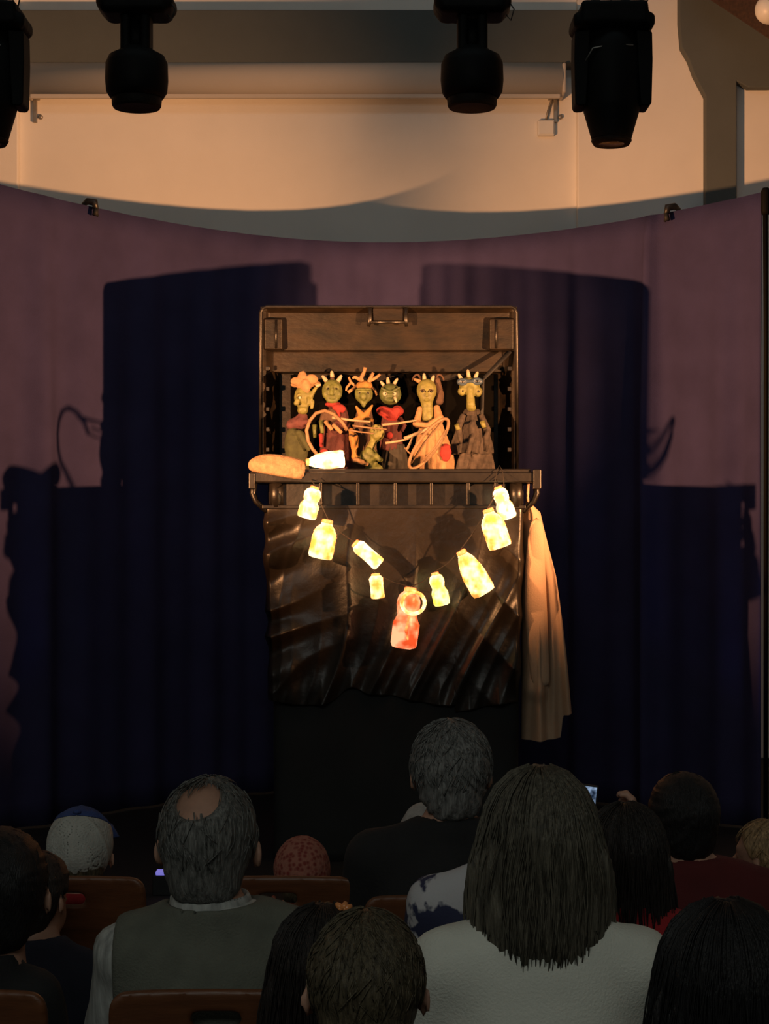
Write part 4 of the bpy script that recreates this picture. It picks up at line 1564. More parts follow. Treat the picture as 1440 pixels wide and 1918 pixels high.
def hair_field(h, kind, seed):
    x, y, z = h
    r = np.random.RandomState(seed)
    ph = r.uniform(0, 6.28, 6)
    th = np.arctan2(x, -(y + 0.01))
    if kind in ('short', 'short_dark', 'tousled', 'fringe_ring', 'crew'):
        off = {'short': 0.011, 'short_dark': 0.014, 'tousled': 0.017, 'fringe_ring': 0.009, 'crew': 0.008}[kind]
        s_, _ = skull(h, off)
        nape = ell(h, (0, -0.045, -0.045), (0.060 + off * 0.5, 0.045 + off, 0.060))
        f = smin(s_, nape, 0.03)
        rad = np.arctan2(x + 0.010, z - 0.075)
        amp = 0.0045 if kind == 'tousled' else 0.002
        g = np.sin(26 * rad + ph[0] + 3 * np.sin(40 * z + ph[1])) + 0.7 * np.sin(61 * rad + ph[2] + 40 * y) + 0.6 * np.sin(9 * rad + 70 * z + ph[3])
        f = f + amp * g * 0.6
        face = 0.82 * (y - 0.035) - 0.57 * (z - 0.035)
        f = smax(f, face, 0.01)
        low = -(z + 0.022 + 0.058 * np.clip(-(y - 0.02) / 0.05, 0, 1) + (0.012 if kind in ('tousled', 'short_dark') else 0.0) * np.clip(-y / 0.05, 0, 1))
        f = smax(f, low, 0.008)
        earcut = ell((np.abs(x), y, z), (0.092, 0.004, -0.004), (0.022, 0.022, 0.034))
        f = smax(f, -earcut, 0.006)
        if kind == 'fringe_ring':
            f = smax(f, -ell(h, (-0.008, -0.072, 0.112), (0.044, 0.060, 0.046)), 0.014)
        return f
    lens = {'long': 0.165, 'girl': 0.27, 'longdark': 0.33}[kind]
    s_, _ = skull(h, 0.016)
    rz_ = 0.20 + (lens - 0.225)
    dr = ell(h, (0, -0.032, 0.045 - rz_), (0.112, 0.080, rz_))
    f = smin(s_, dr, 0.05)
    tail = cap((x * 0.62, y * 1.15, z), (0, -0.045, -0.03), (0, -0.060, -lens), 0.062, 0.050)
    f = smin(f, tail, 0.03)
    g = np.sin(34 * th + ph[0] + 6 * z) + 0.8 * np.sin(63 * th + ph[1] - 9 * z) + 0.9 * np.sin(15 * th + ph[2] + 12 * z)
    f = f + 0.0028 * g
    f = smax(f, 0.92 * (y - 0.045) - 0.35 * (z - 0.05), 0.012)
    cutz = -lens + 0.018 * np.sin(9 * th + ph[3]) + 0.010 * np.sin(31 * th + ph[4]) - 0.02 * np.cos(th)
    f = smax(f, -(z - cutz), 0.010)
    return f


def hair_mat(name, col, rough=0.5, var=0.6):
    return mat(name, col, rough, var, 60, 0.5, 150, stretch=(3, 3, 0.35), spec=0.35)


def strands(kind, n, seed, sc, hc, ryaw, lens):
    r = random.Random(seed)
    mb = MB()
    E0 = Vector((0, -0.01, 0.03))
    for _ in range(n):
        jit = r.uniform(-0.35, 0.35)
        pts = []
        if kind == 'long':
            th = r.uniform(-2.0, 2.0)
            L_ = lens + r.uniform(-0.035, 0.02)
            m_ = 11
            off = r.uniform(0.013, 0.021)
            for k in range(m_):
                t = k / (m_ - 1)
                if t < 0.4:
                    a_ = (0.12 + 0.88 * t / 0.4) * PI / 2
                    p = Vector((math.sin(th) * math.sin(a_) * (0.0775 + off), -math.cos(th) * math.sin(a_) * (0.097 + off), math.cos(a_) * (0.09 + off))) + E0
                else:
                    q = (t - 0.4) / 0.6
                    sp = 1 + 0.22 * math.sin(q * PI * 0.75)
                    x = math.sin(th) * (0.0775 + off) * sp
                    y = -math.cos(th) * (0.097 + off) * (1 - 0.12 * q) - 0.01
                    if th and abs(th) > 1.5:
                        y = min(y, 0.03)
                    p = Vector((x + 0.006 * math.sin(jit * 20 + q * 4), y, 0.03 - q * (L_ + 0.03)))
                pts.append(p)
            rad = [0.0016] * (m_ - 1) + [0.0005]
        else:
            # short: lie along the skull away from the whorl
            th = r.uniform(-PI, PI)
            a0 = r.uniform(0.05, 1.75)
            if math.cos(th) < -0.1 and a0 > 1.0:
                continue
            if kind == 'fringe_ring' and abs(th) < 0.75 and 0.25 < a0 < 1.0:
                continue
            off = r.uniform(0.006, 0.014) + (0.006 if kind == 'tousled' else 0)
            seg = 5
            ln = r.uniform(0.25, 0.5)
            for k in range(seg):
                a_ = a0 + ln * k / (seg - 1)
                t2 = th + jit * k / (seg - 1)
                o_ = off + (0.004 * k / (seg - 1) if kind == 'tousled' else 0)
                p = Vector((math.sin(t2) * math.sin(a_) * (0.0775 + o_), -math.cos(t2) * math.sin(a_) * (0.097 + o_), math.cos(a_) * (0.09 + o_))) + E0
                pts.append(p)
            rad = [0.0013] * (seg - 1) + [0.0004]
        c_, s_ = math.cos(ryaw), math.sin(ryaw)
        pts = [Vector((p.x * c_ - p.y * s_, p.x * s_ + p.y * c_, p.z)) * sc + Vector(hc) for p in pts]
        mb.tube(pts, [q * sc for q in rad], 3)
    return mb


def person(label, head, d, hw, body_px, sw, hair, hair_m, shirt_m, trouser_m, head_yaw=0.0, zs=None, sleeves='long', stand=False, skin=None,
           chair_label=None, raise_arm=None, nstr=350, seed=1, yaw=0.0, extra=None):
    skin = skin or m_skin
    H = CAMZ + (959 - head[1]) / FP * d
    bx = (body_px - 720) / FP * d
    dx = (head[0] - body_px) / FP * d
    sc = hw / 0.155
    hc = (dx, 0.02, H - 0.135 * sc)
    zsh = zs if zs else H - 0.24 * sc - 0.055 * sc
    wd = sw / 0.17
    root = empty('person', (bx, d, 0), yaw)
    tag(root, label, 'person', 'audience')
    base = 0.55 * H if stand else SEAT + 0.02
    T = zsh - base
    lw = min(1.0, max(0.55, (H - 0.46) / 0.78))
    hy, hs = math.cos(head_yaw), math.sin(head_yaw)

    def hl(p):
        a_, b_, c_ = (p[0] - hc[0]) / sc, (p[1] - hc[1]) / sc, (p[2] - hc[2]) / sc
        return (a_ * hy + b_ * hs, -a_ * hs + b_ * hy, c_)

    def torso(p, o):
        f = ell(p, (0, 0.0, base + 0.10 * T + 0.03), (0.155 * wd + o, 0.115 * wd + o, 0.10 * max(0.6, T / 0.45) + o))
        f = smin(f, ell(p, (0, 0, base + 0.38 * T), (0.140 * wd + o, 0.105 * wd + o, 0.26 * T + 0.03 + o)), 0.05)
        f = smin(f, ell(p, (0, -0.005, base + 0.70 * T), (0.172 * wd + o, 0.112 * wd + o, 0.27 * T + 0.03 + o)), 0.05)
        f = smin(f, cap(p, (-sw * 0.92, -0.01, zsh - 0.025), (sw * 0.92, -0.01, zsh - 0.025), 0.052 * wd + o), 0.05)
        f = smin(f, cap(p, (-sw * 0.62, -0.012, zsh - 0.0), (dx * 0.7, -0.01, zsh + 0.050 * sc), 0.034 * wd + o, 0.045 * sc + o), 0.04)
        f = smin(f, cap(p, (sw * 0.62, -0.012, zsh - 0.0), (dx * 0.7, -0.01, zsh + 0.050 * sc), 0.034 * wd + o, 0.045 * sc + o), 0.04)
        return f
    arms = []
    for s in (-1, 1):
        S_ = (s * sw, -0.005, zsh - 0.03)
        if raise_arm and raise_arm[0] == s:
            E_, W_ = raise_arm[1], raise_arm[2]
        elif stand:
            E_ = (s * (sw + 0.04 * wd), -0.01, zsh - 0.6 * T)
            W_ = (s * (sw + 0.03 * wd), 0.06, zsh - 1.12 * T)
        else:
            E_ = (s * (sw + 0.045 * wd), 0.06 * wd, zsh - 0.58 * T - 0.02)
            W_ = (s * 0.085 * wd, 0.27 * lw, SEAT + 0.165)
        arms.append((s, S_, E_, W_))

    def armf(p, o, upto=2):
        f = None
        for s, S_, E_, W_ in arms:
            a_ = cap(p, S_, E_, 0.047 * wd + o, 0.040 * wd + o)
            if upto == 2:
                a_ = smin(a_, cap(p, E_, W_, 0.039 * wd + o, 0.027 * wd + o), 0.02)
            f = a_ if f is None else np.minimum(f, a_)
        return f
    knee_y = 0.42 * lw
    legs = []
    for s in (-1, 1):
        if stand:
            legs.append(((s * 0.075 * wd, 0, base), (s * 0.075 * wd, 0.015, base * 0.52), (s * 0.075 * wd, 0.0, 0.06), (s * 0.08 * wd, 0.10, 0.032)))
        else:
            az = max(0.07, 0.53 - 0.46 * lw)
            legs.append(((s * 0.085 * wd, 0.02, SEAT + 0.085 * wd), (s * 0.10 * wd, knee_y, SEAT + 0.075 * wd), (s * 0.10 * wd, knee_y + 0.02, az), (s * 0.105 * wd, knee_y + 0.15 * lw, az - 0.035)))

    def legf(p, o):
        f = None
        for h_, k_, a_, t_ in legs:
            g = smin(cap(p, h_, k_, 0.075 * wd + o, 0.054 * wd + o), cap(p, k_, a_, 0.050 * wd + o, 0.036 * wd + o), 0.03)
            f = g if f is None else np.minimum(f, g)
        return f

    def bodyf(p):
        f = smin(torso(p, 0.0), armf(p, 0.0), 0.03)
        f = smin(f, legf(p, 0.0), 0.03)
        for h_, k_, a_, t_ in legs:
            f = smin(f, cap(p, a_, t_, 0.034 * wd, 0.028 * wd), 0.02)
        f = smin(f, cap(p, (dx * 0.75, -0.008, zsh - 0.01), (dx, 0.005, hc[2] - 0.05 * sc), 0.052 * sc, 0.050 * sc), 0.03)
        f = smin(f, head_field(hl(p)) * sc, 0.015)
        return f
    R_ = sw + 0.13 * wd
    xmin, xmax = -R_, R_
    ymin, ymax = -0.20, knee_y + 0.28
    if raise_arm:
        ymax = max(ymax, raise_arm[2][1] + 0.1)
        xmin, xmax = min(xmin, raise_arm[2][0] - 0.1), max(xmax, raise_arm[2][0] + 0.1)
    X1 = multi(xmin, dx - 0.115 * sc, dx + 0.115 * sc, xmax, 0.018, 0.0075)
    Y1 = multi(ymin, hc[1] - 0.13 * sc, hc[1] + 0.135 * sc, ymax, 0.018, 0.0085)
    Z1 = multi(-0.02, zsh - 0.02, H + 0.02, H + 0.03, 0.020, 0.0085)
    v, q_ = surf(bodyf, X1, Y1, Z1)
    # hands joined to the wrists
    vs, qs, nb = [v], [q_], len(v)
    for s, S_, E_, W_ in arms:
        grip = bool(raise_arm and raise_arm[0] == s)
        hv, hq = HAND_GRIP if grip else HAND
        fwd = (Vector(W_) - Vector(E_)).normalized()
        upv = Vector((0, 0, 1)) if not grip else Vector((-s, -0.2, 0.0))
        xa = fwd.cross(upv).normalized()
        za = xa.cross(fwd).normalized()
        k = sc * 0.98
        hh = hv.copy()
        if s > 0:
            hh = hh * np.array([-1, 1, 1], np.float32)
            hq = hq[:, ::-1]
        Mx = np.array([list(xa), list(fwd), list(za)], np.float32)
        vs.append((hh * k) @ Mx + np.array(list(Vector(W_) + fwd * 0.012), np.float32))
        qs.append(hq + nb)
        nb += len(hh)
    body = link('body', mesh_np('body', np.concatenate(vs), np.concatenate(qs)), skin, root)

    # shirt
    def shirtf(p):
        f = smin(torso(p, 0.012), armf(p, 0.013, 2 if sleeves == 'long' else 1) if sleeves != 'none' else torso(p, 0.012), 0.03)
        f = f + 0.004 * wob(p, 30, seed + 40) + 0.0025 * wob((p[0], p[1], p[2] * 0.35), 75, seed + 60)
        f = smax(f, -cap(p, (dx * 0.8, 0.012, zsh + 0.02 * sc), (dx, 0.035, zsh + 0.25 * sc), 0.060 * sc, 0.075 * sc), 0.008)
        f = smax(f, p[2] - (zsh + 0.075 * sc), 0.01)
        f = smax(f, -(p[2] - (base + 0.01 if not stand else base - 0.02)), 0.01)
        if sleeves == 'long':
            for s, S_, E_, W_ in arms:
                f = smax(f, -ell(p, W_, (0.05, 0.05, 0.05)), 0.01)
        return f
    v, q_ = surf(shirtf, ax(xmin - 0.02, xmax + 0.02, 0.013), ax(-0.20, min(ymax, 0.42), 0.013), ax(base - 0.05, zsh + 0.13, 0.013))
    sh = link('shirt', mesh_np('shirt', v, q_), shirt_m, root)

    def trf(p):
        f = smin(ell(p, (0, 0.0, base + 0.05), (0.155 * wd + 0.010, 0.115 * wd + 0.010, 0.085 + 0.010)), legf(p, 0.011), 0.04)
        return smax(f, p[2] - (base + 0.10), 0.01)
    v, q_ = surf(trf, ax(-0.24 * wd, 0.24 * wd, 0.018), ax(-0.16, knee_y + 0.12, 0.018), ax(0.02, base + 0.13, 0.018))
    link('trousers', mesh_np('trousers', v, q_), trouser_m, root)
    for h_, k_, a_, t_ in legs:
        mb = MB().tube([(a_[0], a_[1] - 0.02, a_[2] - 0.02), (a_[0], a_[1] + 0.03, a_[2] - 0.02), t_, (t_[0], t_[1] + 0.03, t_[2])], [0.03 * wd, 0.042 * wd, 0.040 * wd, 0.02 * wd], 10)
        mb.build('shoe', m_shoe, root, local=True)
    # hair
    if hair:
        lens = {'long': 0.165, 'girl': 0.27, 'longdark': 0.33}.get(hair, 0.10)
        lo = (-0.135, -0.15, -(lens + 0.05))
        hi = (0.135, 0.14, 0.15)
        v, q_ = surf(lambda p: hair_field(p, hair, seed), ax(lo[0], hi[0], 0.0055), ax(lo[1], hi[1], 0.0065), ax(lo[2], hi[2], 0.0065))
        a_, b_ = v[:, 0] * hy - v[:, 1] * hs, v[:, 0] * hs + v[:, 1] * hy
        v = np.stack([a_ * sc + hc[0], b_ * sc + hc[1], v[:, 2] * sc + hc[2]], 1)
        ho = link('hair', mesh_np('hair', v, q_), hair_m, root)
        if nstr:
            st = strands('long' if hair in ('long', 'girl', 'longdark') else hair, nstr, seed, sc, hc, head_yaw, lens).build('strands', hair_m, ho, local=True)
            st['kind'] = 'stuff'
    if chair_label:
        chair(bx, d, chair_label, yaw)
    return root, dict(H=H, hc=hc, sc=sc, zs=zsh, dx=dx, bx=bx, d=d, sw=sw, wd=wd, body=body, shirt=sh, torso=torso, armf=armf, base=base, T=T)


h_grey = hair_mat('grey_hair', (0.13, 0.13, 0.12))
h_silver = hair_mat('silver_grey_hair', (0.19, 0.19, 0.18))
h_ash = hair_mat('ash_brown_hair', (0.095, 0.085, 0.062))
h_brown = hair_mat('brown_hair', (0.075, 0.060, 0.035))
h_dark = hair_mat('dark_hair', (0.018, 0.014, 0.012))
h_black = hair_mat('black_hair', (0.008, 0.0075, 0.008))
h_fair = hair_mat('fair_hair', (0.34, 0.22, 0.11))
s_vest = mat('grey_green_vest_cloth', (0.115, 0.120, 0.095), 0.9, 0.15, 20, 0.4, 220)
s_black = mat('black_shirt_cloth', (0.010, 0.010, 0.011), 0.9, 0.2, 12, 0.2, 160)
s_cream = mat('cream_tshirt_cloth', (0.60, 0.61, 0.54), 0.9, 0.08, 8, 0.3, 220)
s_floral = mat('navy_floral_cloth', (0.50, 0.50, 0.52), 0.85, col2=(0.025, 0.030, 0.075), scale=11, thr=(0.50, 0.53), bump=0.1, bscale=200)
s_red = mat('dark_red_shirt_cloth', (0.085, 0.008, 0.008), 0.9, 0.15, 10, 0.2, 160)
s_redkid = mat('red_shirt_cloth', (0.30, 0.012, 0.016), 0.9, 0.15, 10, 0.2, 160)
s_navy = mat('navy_shirt_cloth', (0.015, 0.018, 0.035), 0.9, 0.2, 10, 0.2, 160)
s_grey = mat('grey_shirt_cloth', (0.10, 0.10, 0.10), 0.9, 0.2, 10, 0.2, 160)
s_shirt = mat('pale_checked_shirt', (0.34, 0.35, 0.33), 0.85, 0.35, 55, 0.2, 200, stretch=(1, 1, 0.2))
t_dark = mat('dark_trouser_cloth', (0.02, 0.022, 0.03), 0.9, 0.2, 10, 0.2, 160)

# ---- 1 balding man in a vest
r_, I = person('balding grey-haired man in a grey-green vest over a pale collared shirt', (390, 1452), 3.33, 0.170, 424, 0.190, 'fringe_ring', h_grey, s_shirt, t_dark, head_yaw=-0.12,
               chair_label='brown wooden chair carrying the balding man in the vest', seed=11, nstr=520)
pI = I


def vestf(p):
    f = pI['torso'](p, 0.026)
    f = f + 0.004 * wob(p, 26, 77) + 0.002 * wob(p, 60, 78)
    f = smax(f, np.abs(p[0]) - (pI['sw'] + 0.022), 0.008)
    f = smax(f, p[2] - (pI['zs'] + 0.085), 0.008)
    f = smax(f, -cap(p, (pI['dx'] * 0.8, 0.0, pI['zs'] + 0.075), (pI['dx'], 0.02, pI['zs'] + 0.25), 0.083, 0.085), 0.008)
    return smax(f, -(p[2] - (pI['base'] + 0.01)), 0.01)


v, q_ = surf(vestf, ax(-0.25, 0.25, 0.009), ax(-0.20, 0.20, 0.010), ax(SEAT, pI['zs'] + 0.14, 0.009))
link('vest', mesh_np('vest', v, q_), s_vest, r_)


def collarf(p):
    c_ = cap(p, (pI['dx'] * 0.8, 0.0, pI['zs'] + 0.030), (pI['dx'] * 0.95, 0.008, pI['zs'] + 0.10), 0.088, 0.076)
    inn = cap(p, (pI['dx'] * 0.8, 0.0, pI['zs'] + 0.0), (pI['dx'] * 0.95, 0.008, pI['zs'] + 0.2), 0.068, 0.066)
    f = smax(smax(c_, -inn, 0.004), p[2] - (pI['zs'] + 0.094), 0.006)
    return smax(f, -(p[2] - (pI['zs'] + 0.006)), 0.006)


v, q_ = surf(collarf, ax(pI['dx'] - 0.11, pI['dx'] + 0.11, 0.006), ax(-0.11, 0.12, 0.006), ax(pI['zs'] - 0.02, pI['zs'] + 0.14, 0.006))
link('collar', mesh_np('collar', v, q_), s_shirt, r_)

# ---- 2 child in a white and blue cap
r_, I = person('child in a white baseball cap with a blue front, seated left', (148, 1518), 4.30, 0.138, 152, 0.125, 'crew', h_brown, s_redkid, t_dark,
               chair_label='brown wooden chair carrying the child in the white cap', seed=12, nstr=0)
m_capw = mat('white_cap_cloth', (0.42, 0.42, 0.38), 0.9, 0.12, 30, 0.3, 200)
m_capb = mat('blue_cap_cloth', (0.03, 0.06, 0.20), 0.9, 0.12, 30, 0.3, 200)
hc, sc = I['hc'], I['sc']


def capshell(blue):
    def f(p):
        o = ell(p, (0, -0.008, 0.036), (0.0775 + 0.016, 0.097 + 0.016, 0.09 + 0.016))
        i_ = ell(p, (0, -0.008, 0.036), (0.0775 + 0.011, 0.097 + 0.011, 0.09 + 0.011))
        th = np.arctan2(p[0], p[1] + 0.008)
        seam = 0.0030 * np.exp(-(np.abs(np.mod(th + PI / 6, PI / 3) - PI / 6) / 0.065) ** 2)
        f_ = smax(o - seam, -i_, 0.002)
        f_ = smax(f_, -(p[2] + 0.012 + 0.04 * np.clip(-p[1] / 0.1, 0, 1)), 0.003)
        hole = smax(ell(p, (0.018, -0.115, -0.035), (0.030, 0.05, 0.022)), -(p[2] + 0.037), 0.003)
        f_ = smax(f_, -hole, 0.003)
        front = (0.05 - p[1] - 0.85 * np.maximum(0, p[2] - 0.06))
        return smax(f_, front if blue else -front, 0.001)
    return f


CT = math.radians(24)


def captilt(v):
    v = np.asarray(v, np.float32)
    y, z = v[..., 1] + 0.008, v[..., 2] - 0.036
    return np.stack([v[..., 0], y * math.cos(CT) - z * math.sin(CT) - 0.008, y * math.sin(CT) + z * math.cos(CT) + 0.036], -1)


def capv(p):
    return Vector([float(t) for t in captilt(np.array(p, np.float32))])


for nm, bl, m_ in (('cap_crown', False, m_capw), ('cap_front_panel', True, m_capb)):
    v, q_ = surf(capshell(bl), ax(-0.10, 0.10, 0.004), ax(-0.13, 0.115, 0.004), ax(-0.075, 0.155, 0.004))
    link(nm, mesh_np(nm, captilt(v) * sc + np.array(hc, np.float32), q_), m_, r_)
mb = MB().tube([Vector(hc) + capv(p) * sc for p in ((-0.075, 0.075, 0.0), (-0.05, 0.125, 0.004), (0, 0.155, 0.008), (0.05, 0.125, 0.004), (0.075, 0.075, 0.0))], 0.022, 8, flat=0.25)
mb.build('cap_brim', m_capb, r_, local=True)
MB().lathe([(0.010, 0), (0.010, 0.005), (0.004, 0.009)], Matrix.Translation(Vector(hc) + capv((0, -0.008, 0.142)) * sc), 12).build('cap_button', m_capb, r_, local=True)
MB().tube([Vector(hc) + capv(p) * sc for p in ((-0.03, -0.108, -0.05), (0.005, -0.118, -0.054), (0.045, -0.108, -0.050))], 0.008, 8, flat=0.4).build('cap_strap', m_capw, r_, local=True)

# ---- 3, 4 dark figures at the left edge
person('dark-haired adult in a black shirt at the left edge', (-2, 1550), 3.33, 0.160, -55, 0.130, 'short_dark', h_black, s_black, t_dark, seed=13,
       chair_label='brown wooden chair at the bottom left corner carrying the adult in black')
person('dark-haired child behind the adult in black, below the white cap', (66, 1594), 3.85, 0.130, 70, 0.11, 'short_dark', h_dark, s_navy, t_dark, seed=14, head_yaw=-0.5, stand=True)

# ---- 5 small child in a red patterned hat
r_, I = person('small child in a round red patterned hat', (565, 1572), 4.30, 0.114, 530, 0.10, 'crew', h_brown, s_grey, t_dark, zs=0.62, seed=15, nstr=0,
               chair_label='brown wooden chair with a grip hole carrying the child in the red hat')
m_hat = mat('red_patterned_hat_cloth', (0.20, 0.030, 0.022), 0.9, col2=(0.34, 0.13, 0.09), scale=85, thr=(0.25, 0.6), voronoi=True, bump=0.4, bscale=150)


def hatf(p):
    o = ell(p, (0, -0.006, 0.030), (0.0775 + 0.020, 0.097 + 0.018, 0.09 + 0.022)) + 0.0015 * wob(p, 160, 4)
    i_ = ell(p, (0, -0.006, 0.030), (0.0775 + 0.010, 0.097 + 0.010, 0.09 + 0.012))
    return smax(smax(o, -i_, 0.003), smax(-(p[2] + 0.075), 0.9 * (p[1] - 0.055) - 0.6 * (p[2] - 0.03), 0.01), 0.006)


v, q_ = surf(hatf, ax(-0.11, 0.11, 0.0045), ax(-0.135, 0.13, 0.0045), ax(-0.09, 0.16, 0.0045))
hat_o = link('hat', mesh_np('hat', v * I['sc'] + np.array(I['hc'], np.float32), q_), m_hat, r_)
MB().tube([Vector(I['hc']) + Vector((0.098 * math.cos(t), -0.006 + 0.115 * math.sin(t), -0.070)) * I['sc'] for t in [PI + PI * k / 14 for k in range(15)]], 0.006, 8).build('hat_band', m_hat, hat_o, local=True)

# ---- 6 tall man with tousled grey hair, black shirt
r_, I = person('tall man with tousled grey hair and a black shirt', (844, 1350), 4.1, 0.158, 834, 0.178, 'tousled', h_silver, s_black, t_dark, seed=16, nstr=900, head_yaw=0.1,
               chair_label='brown wooden chair carrying the tall man in black')
# ---- 7 child in a pale headscarf in front of him
r_, I = person('child in a pale headscarf partly hidden by the tall man in black', (800, 1503), 4.78, 0.136, 815, 0.10, None, h_brown, s_grey, t_dark, seed=17, nstr=0,
               chair_label='brown wooden chair carrying the child in the pale headscarf')
m_scarf = mat('pale_headscarf_cloth', (0.40, 0.38, 0.36), 0.9, 0.2, 40, 0.3, 150)


def scarff(p):
    o = smin(ell(p, (0, -0.006, 0.026), (0.092, 0.112, 0.108)), ell(p, (0, -0.045, -0.06), (0.075, 0.06, 0.07)), 0.03) + 0.003 * wob(p, 50, 5)
    i_ = ell(p, (0, -0.006, 0.026), (0.084, 0.104, 0.100))
    return smax(smax(o, -i_, 0.003), 0.9 * (p[1] - 0.05) - 0.4 * (p[2] - 0.03), 0.008)


v, q_ = surf(scarff, ax(-0.11, 0.11, 0.005), ax(-0.135, 0.13, 0.005), ax(-0.15, 0.16, 0.005))
link('headscarf', mesh_np('headscarf', v * I['sc'] + np.array(I['hc'], np.float32), q_), m_scarf, r_)

# ---- 8 woman with long straight hair, cream T-shirt
person('woman with long straight ash-brown hair and a cream T-shirt', (1012, 1438), 2.85, 0.158, 1012, 0.165, 'long', h_ash, s_cream, t_dark, seed=18, nstr=420, sleeves='short',
       chair_label='brown wooden chair carrying the woman in the cream T-shirt')
# ---- 9 woman in a navy and white floral blouse
person('woman in a white and navy floral blouse, head hidden behind the long-haired woman', (990, 1470), 3.5, 0.145, 948, 0.150, 'short_dark', h_dark, s_floral, t_dark, seed=19, zs=0.925, nstr=0,
       chair_label='brown wooden chair carrying the woman in the floral blouse')

# ---- 10 woman holding up a phone
ph = P(1049, 1497, 3.42)
px_, pd_ = 1176, 3.15
bxp = (px_ - 720) / FP * pd_
wr = (ph.x + 0.095 - bxp, ph.y - pd_ - 0.045, ph.z - 0.085)
person('girl with long dark hair holding up a lit phone', (1174, 1506), pd_, 0.122, px_, 0.120, 'longdark', h_dark, s_redkid, t_dark, seed=20, nstr=260,
       raise_arm=(-1, (-0.185, 0.12, 0.80), wr), stand=True)
root = empty('phone', ph)
root.rotation_euler = (math.radians(-8), math.radians(8), 0)
tag(root, 'lit phone held up by the girl with long dark hair', 'phone')
MB().box((-0.074, -0.004, -0.037), (0.074, 0.004, 0.037)).build('case', m_black_metal, root, False, 0.004, local=True)
m_scr = glow_mat('phone_screen', (0.02, 0.05, 0.12), (0.40, 0.55, 0.8), 0.1, 0.6, 60)
MB().box((-0.070, -0.0052, -0.033), (0.070, -0.0040, 0.033)).build('screen', m_scr, root, False, local=True)
m_dot = bpy.data.materials.new('phone_shutter_light')
m_dot.use_nodes = True
m_dot.node_tree.nodes['Principled BSDF'].inputs['Emission Color'].default_value = (0.9, 0.95, 1, 1)
m_dot.node_tree.nodes['Principled BSDF'].inputs['Emission Strength'].default_value = 1.2
MB().lathe([(0.001, 0), (0.008, 0.0002), (0.008, 0.0008), (0.001, 0.001)], Matrix.Translation((0.056, -0.0052, -0.002)) @ Matrix.Rotation(PI / 2, 4, 'X'), 16).build('shutter_button', m_dot, root, local=True)

# ---- 11 dark-haired teenager in a dark red shirt
person('dark short-haired teenager in a dark red shirt', (1281, 1446), 3.95, 0.136, 1318, 0.150, 'short_dark', h_black, s_red, t_dark, seed=21, head_yaw=0.25, nstr=300,
       chair_label='brown wooden chair carrying the teenager in the dark red shirt')
# ---- 12 fair child at the right edge
person('fair-haired child at the right edge, face turned aside', (1437, 1533), 4.38, 0.128, 1432, 0.11, 'crew', h_fair, s_grey, t_dark, seed=22, head_yaw=1.0, nstr=200,
       chair_label='brown wooden chair at the right edge carrying the fair child')
# ---- 13 dark head, front right
person('dark-haired person filling the bottom right corner', (1364, 1690), 2.4, 0.158, 1376, 0.135, 'girl', h_black, s_black, t_dark, seed=23, nstr=500,
       chair_label='brown wooden chair under the person in the bottom right corner')
# ---- 14 boy with short brown hair
person('boy with short brown hair and bare ears, front and centre', (685, 1703), 2.3, 0.138, 690, 0.12, 'short', h_brown, s_grey, t_dark, seed=24, nstr=900,
       chair_label='brown wooden chair under the boy in the front centre')
# ---- 15 girl with long dark hair standing beside him
r_, I = person('girl with long dark hair between the boy and the balding man', (606, 1697), 2.96, 0.150, 612, 0.115, 'girl', h_dark, s_navy, t_dark, seed=25, nstr=320, stand=True)
m_clip = mat('orange_hair_clip_plastic', (0.65, 0.24, 0.07), 0.25, 0.3, 60)
mb = MB()
c0 = Vector(I['hc']) + Vector((0.035, -0.03, 0.126)) * I['sc']
for k in range(5):
    t = k * 2 * PI / 5
    o_ = c0 + Vector((0.014 * math.cos(t), 0.004, 0.010 + 0.006 * math.sin(t)))
    MB().tube([c0, (c0 + o_) / 2 + Vector((0, -0.004, 0.003)), o_], [0.003, 0.007, 0.004], 8).build('hair_clip_petal', m_clip, r_, local=True)

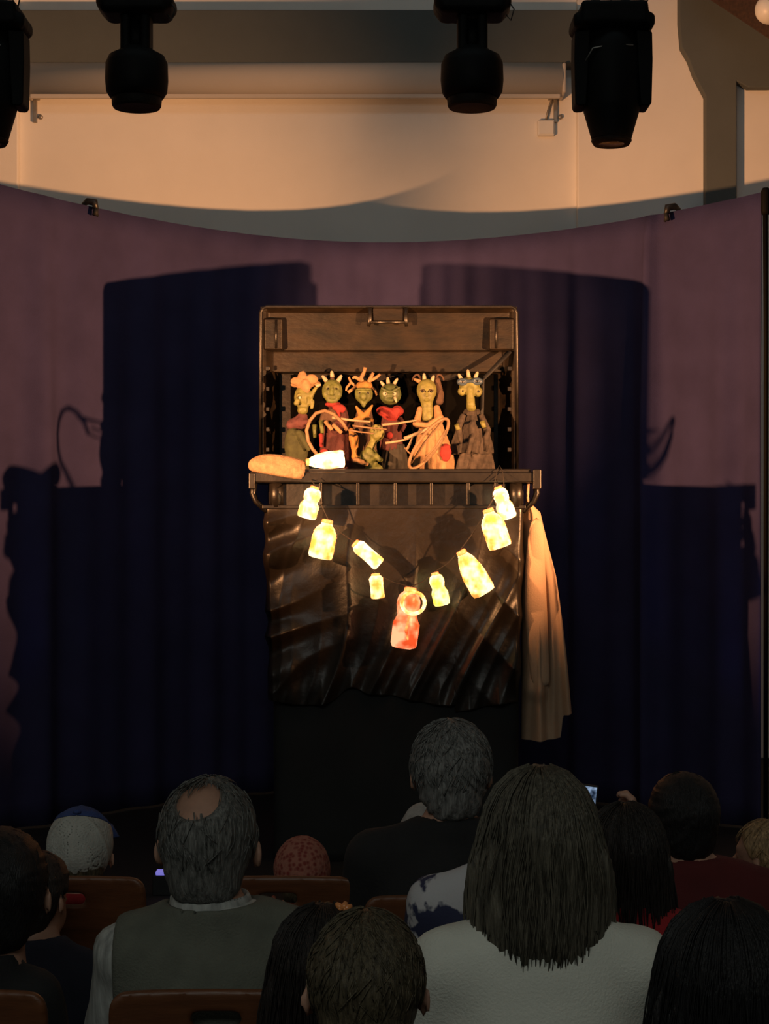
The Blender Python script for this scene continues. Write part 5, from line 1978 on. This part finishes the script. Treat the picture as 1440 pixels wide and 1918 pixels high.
# ---- small violet-blue lamp on the floor in front of the curtain
bl = P(312, 1632, 7.6)
root = empty('floor_lamp_bar', (bl.x, bl.y, 0))
tag(root, 'small violet-blue light glowing left of the balding man\'s neck', 'floor light')
m_bar = bpy.data.materials.new('violet_light')
m_bar.use_nodes = True
m_bar.node_tree.nodes['Principled BSDF'].inputs['Emission Color'].default_value = (0.25, 0.22, 1.0, 1)
m_bar.node_tree.nodes['Principled BSDF'].inputs['Emission Strength'].default_value = 0.5
MB().box((bl.x - 0.06, bl.y - 0.03, 0.0), (bl.x + 0.06, bl.y + 0.03, bl.z - 0.012)).build('housing', m_black_metal, root, False, 0.004)
MB().box((bl.x - 0.045, bl.y - 0.034, bl.z - 0.012), (bl.x + 0.045, bl.y + 0.02, bl.z + 0.006)).build('lens', m_bar, root, False, 0.004)

# ---- blue washlights at the curtain's two ends (outside the frame)
for x_, y_, tx, ty, lab, pw in ((2.32, 7.9, 2.0, 9.08, 'small blue washlight on the floor beyond the curtain right end', 4.5), (-2.45, 8.0, -2.15, 9.1, 'small blue washlight on the floor beyond the curtain left end', 3.0)):
    root = empty('blue_washlight', (x_, y_, 0))
    tag(root, lab, 'stage light', 'blue washlights')
    dv = (Vector((tx, ty, 1.2)) - Vector((x_, y_, 0.2))).normalized()
    M = Matrix.Translation((x_, y_, 0.2)) @ dv.to_track_quat('Z', 'Y').to_matrix().to_4x4()
    MB().lathe([(0.04, -0.14), (0.055, -0.12), (0.06, 0.0), (0.05, 0.002)], M, 16).build('housing', m_black_metal, root)
    MB().lathe([(0.001, 0.001), (0.048, 0.002), (0.046, 0.006), (0.001, 0.008)], M, 16).build('lens', m_bar, root)
    MB().tube([(x_ - 0.07, y_, 0.19), (x_ - 0.07, y_, 0.012), (x_ + 0.07, y_, 0.012), (x_ + 0.07, y_, 0.19)], 0.008, 6).build('stand', m_black_metal, root)
    d_ = bpy.data.lights.new('blue_wash', 'SPOT')
    d_.energy = pw
    d_.color = (0.10, 0.16, 1.0)
    d_.spot_size = math.radians(46)
    d_.spot_blend = 0.8
    d_.shadow_soft_size = 0.03
    o_ = bpy.data.objects.new('blue_wash', d_)
    o_.location = Vector((x_, y_, 0.2)) + dv * 0.03
    C.objects.link(o_)
    aim(o_, (tx, ty, 1.2))
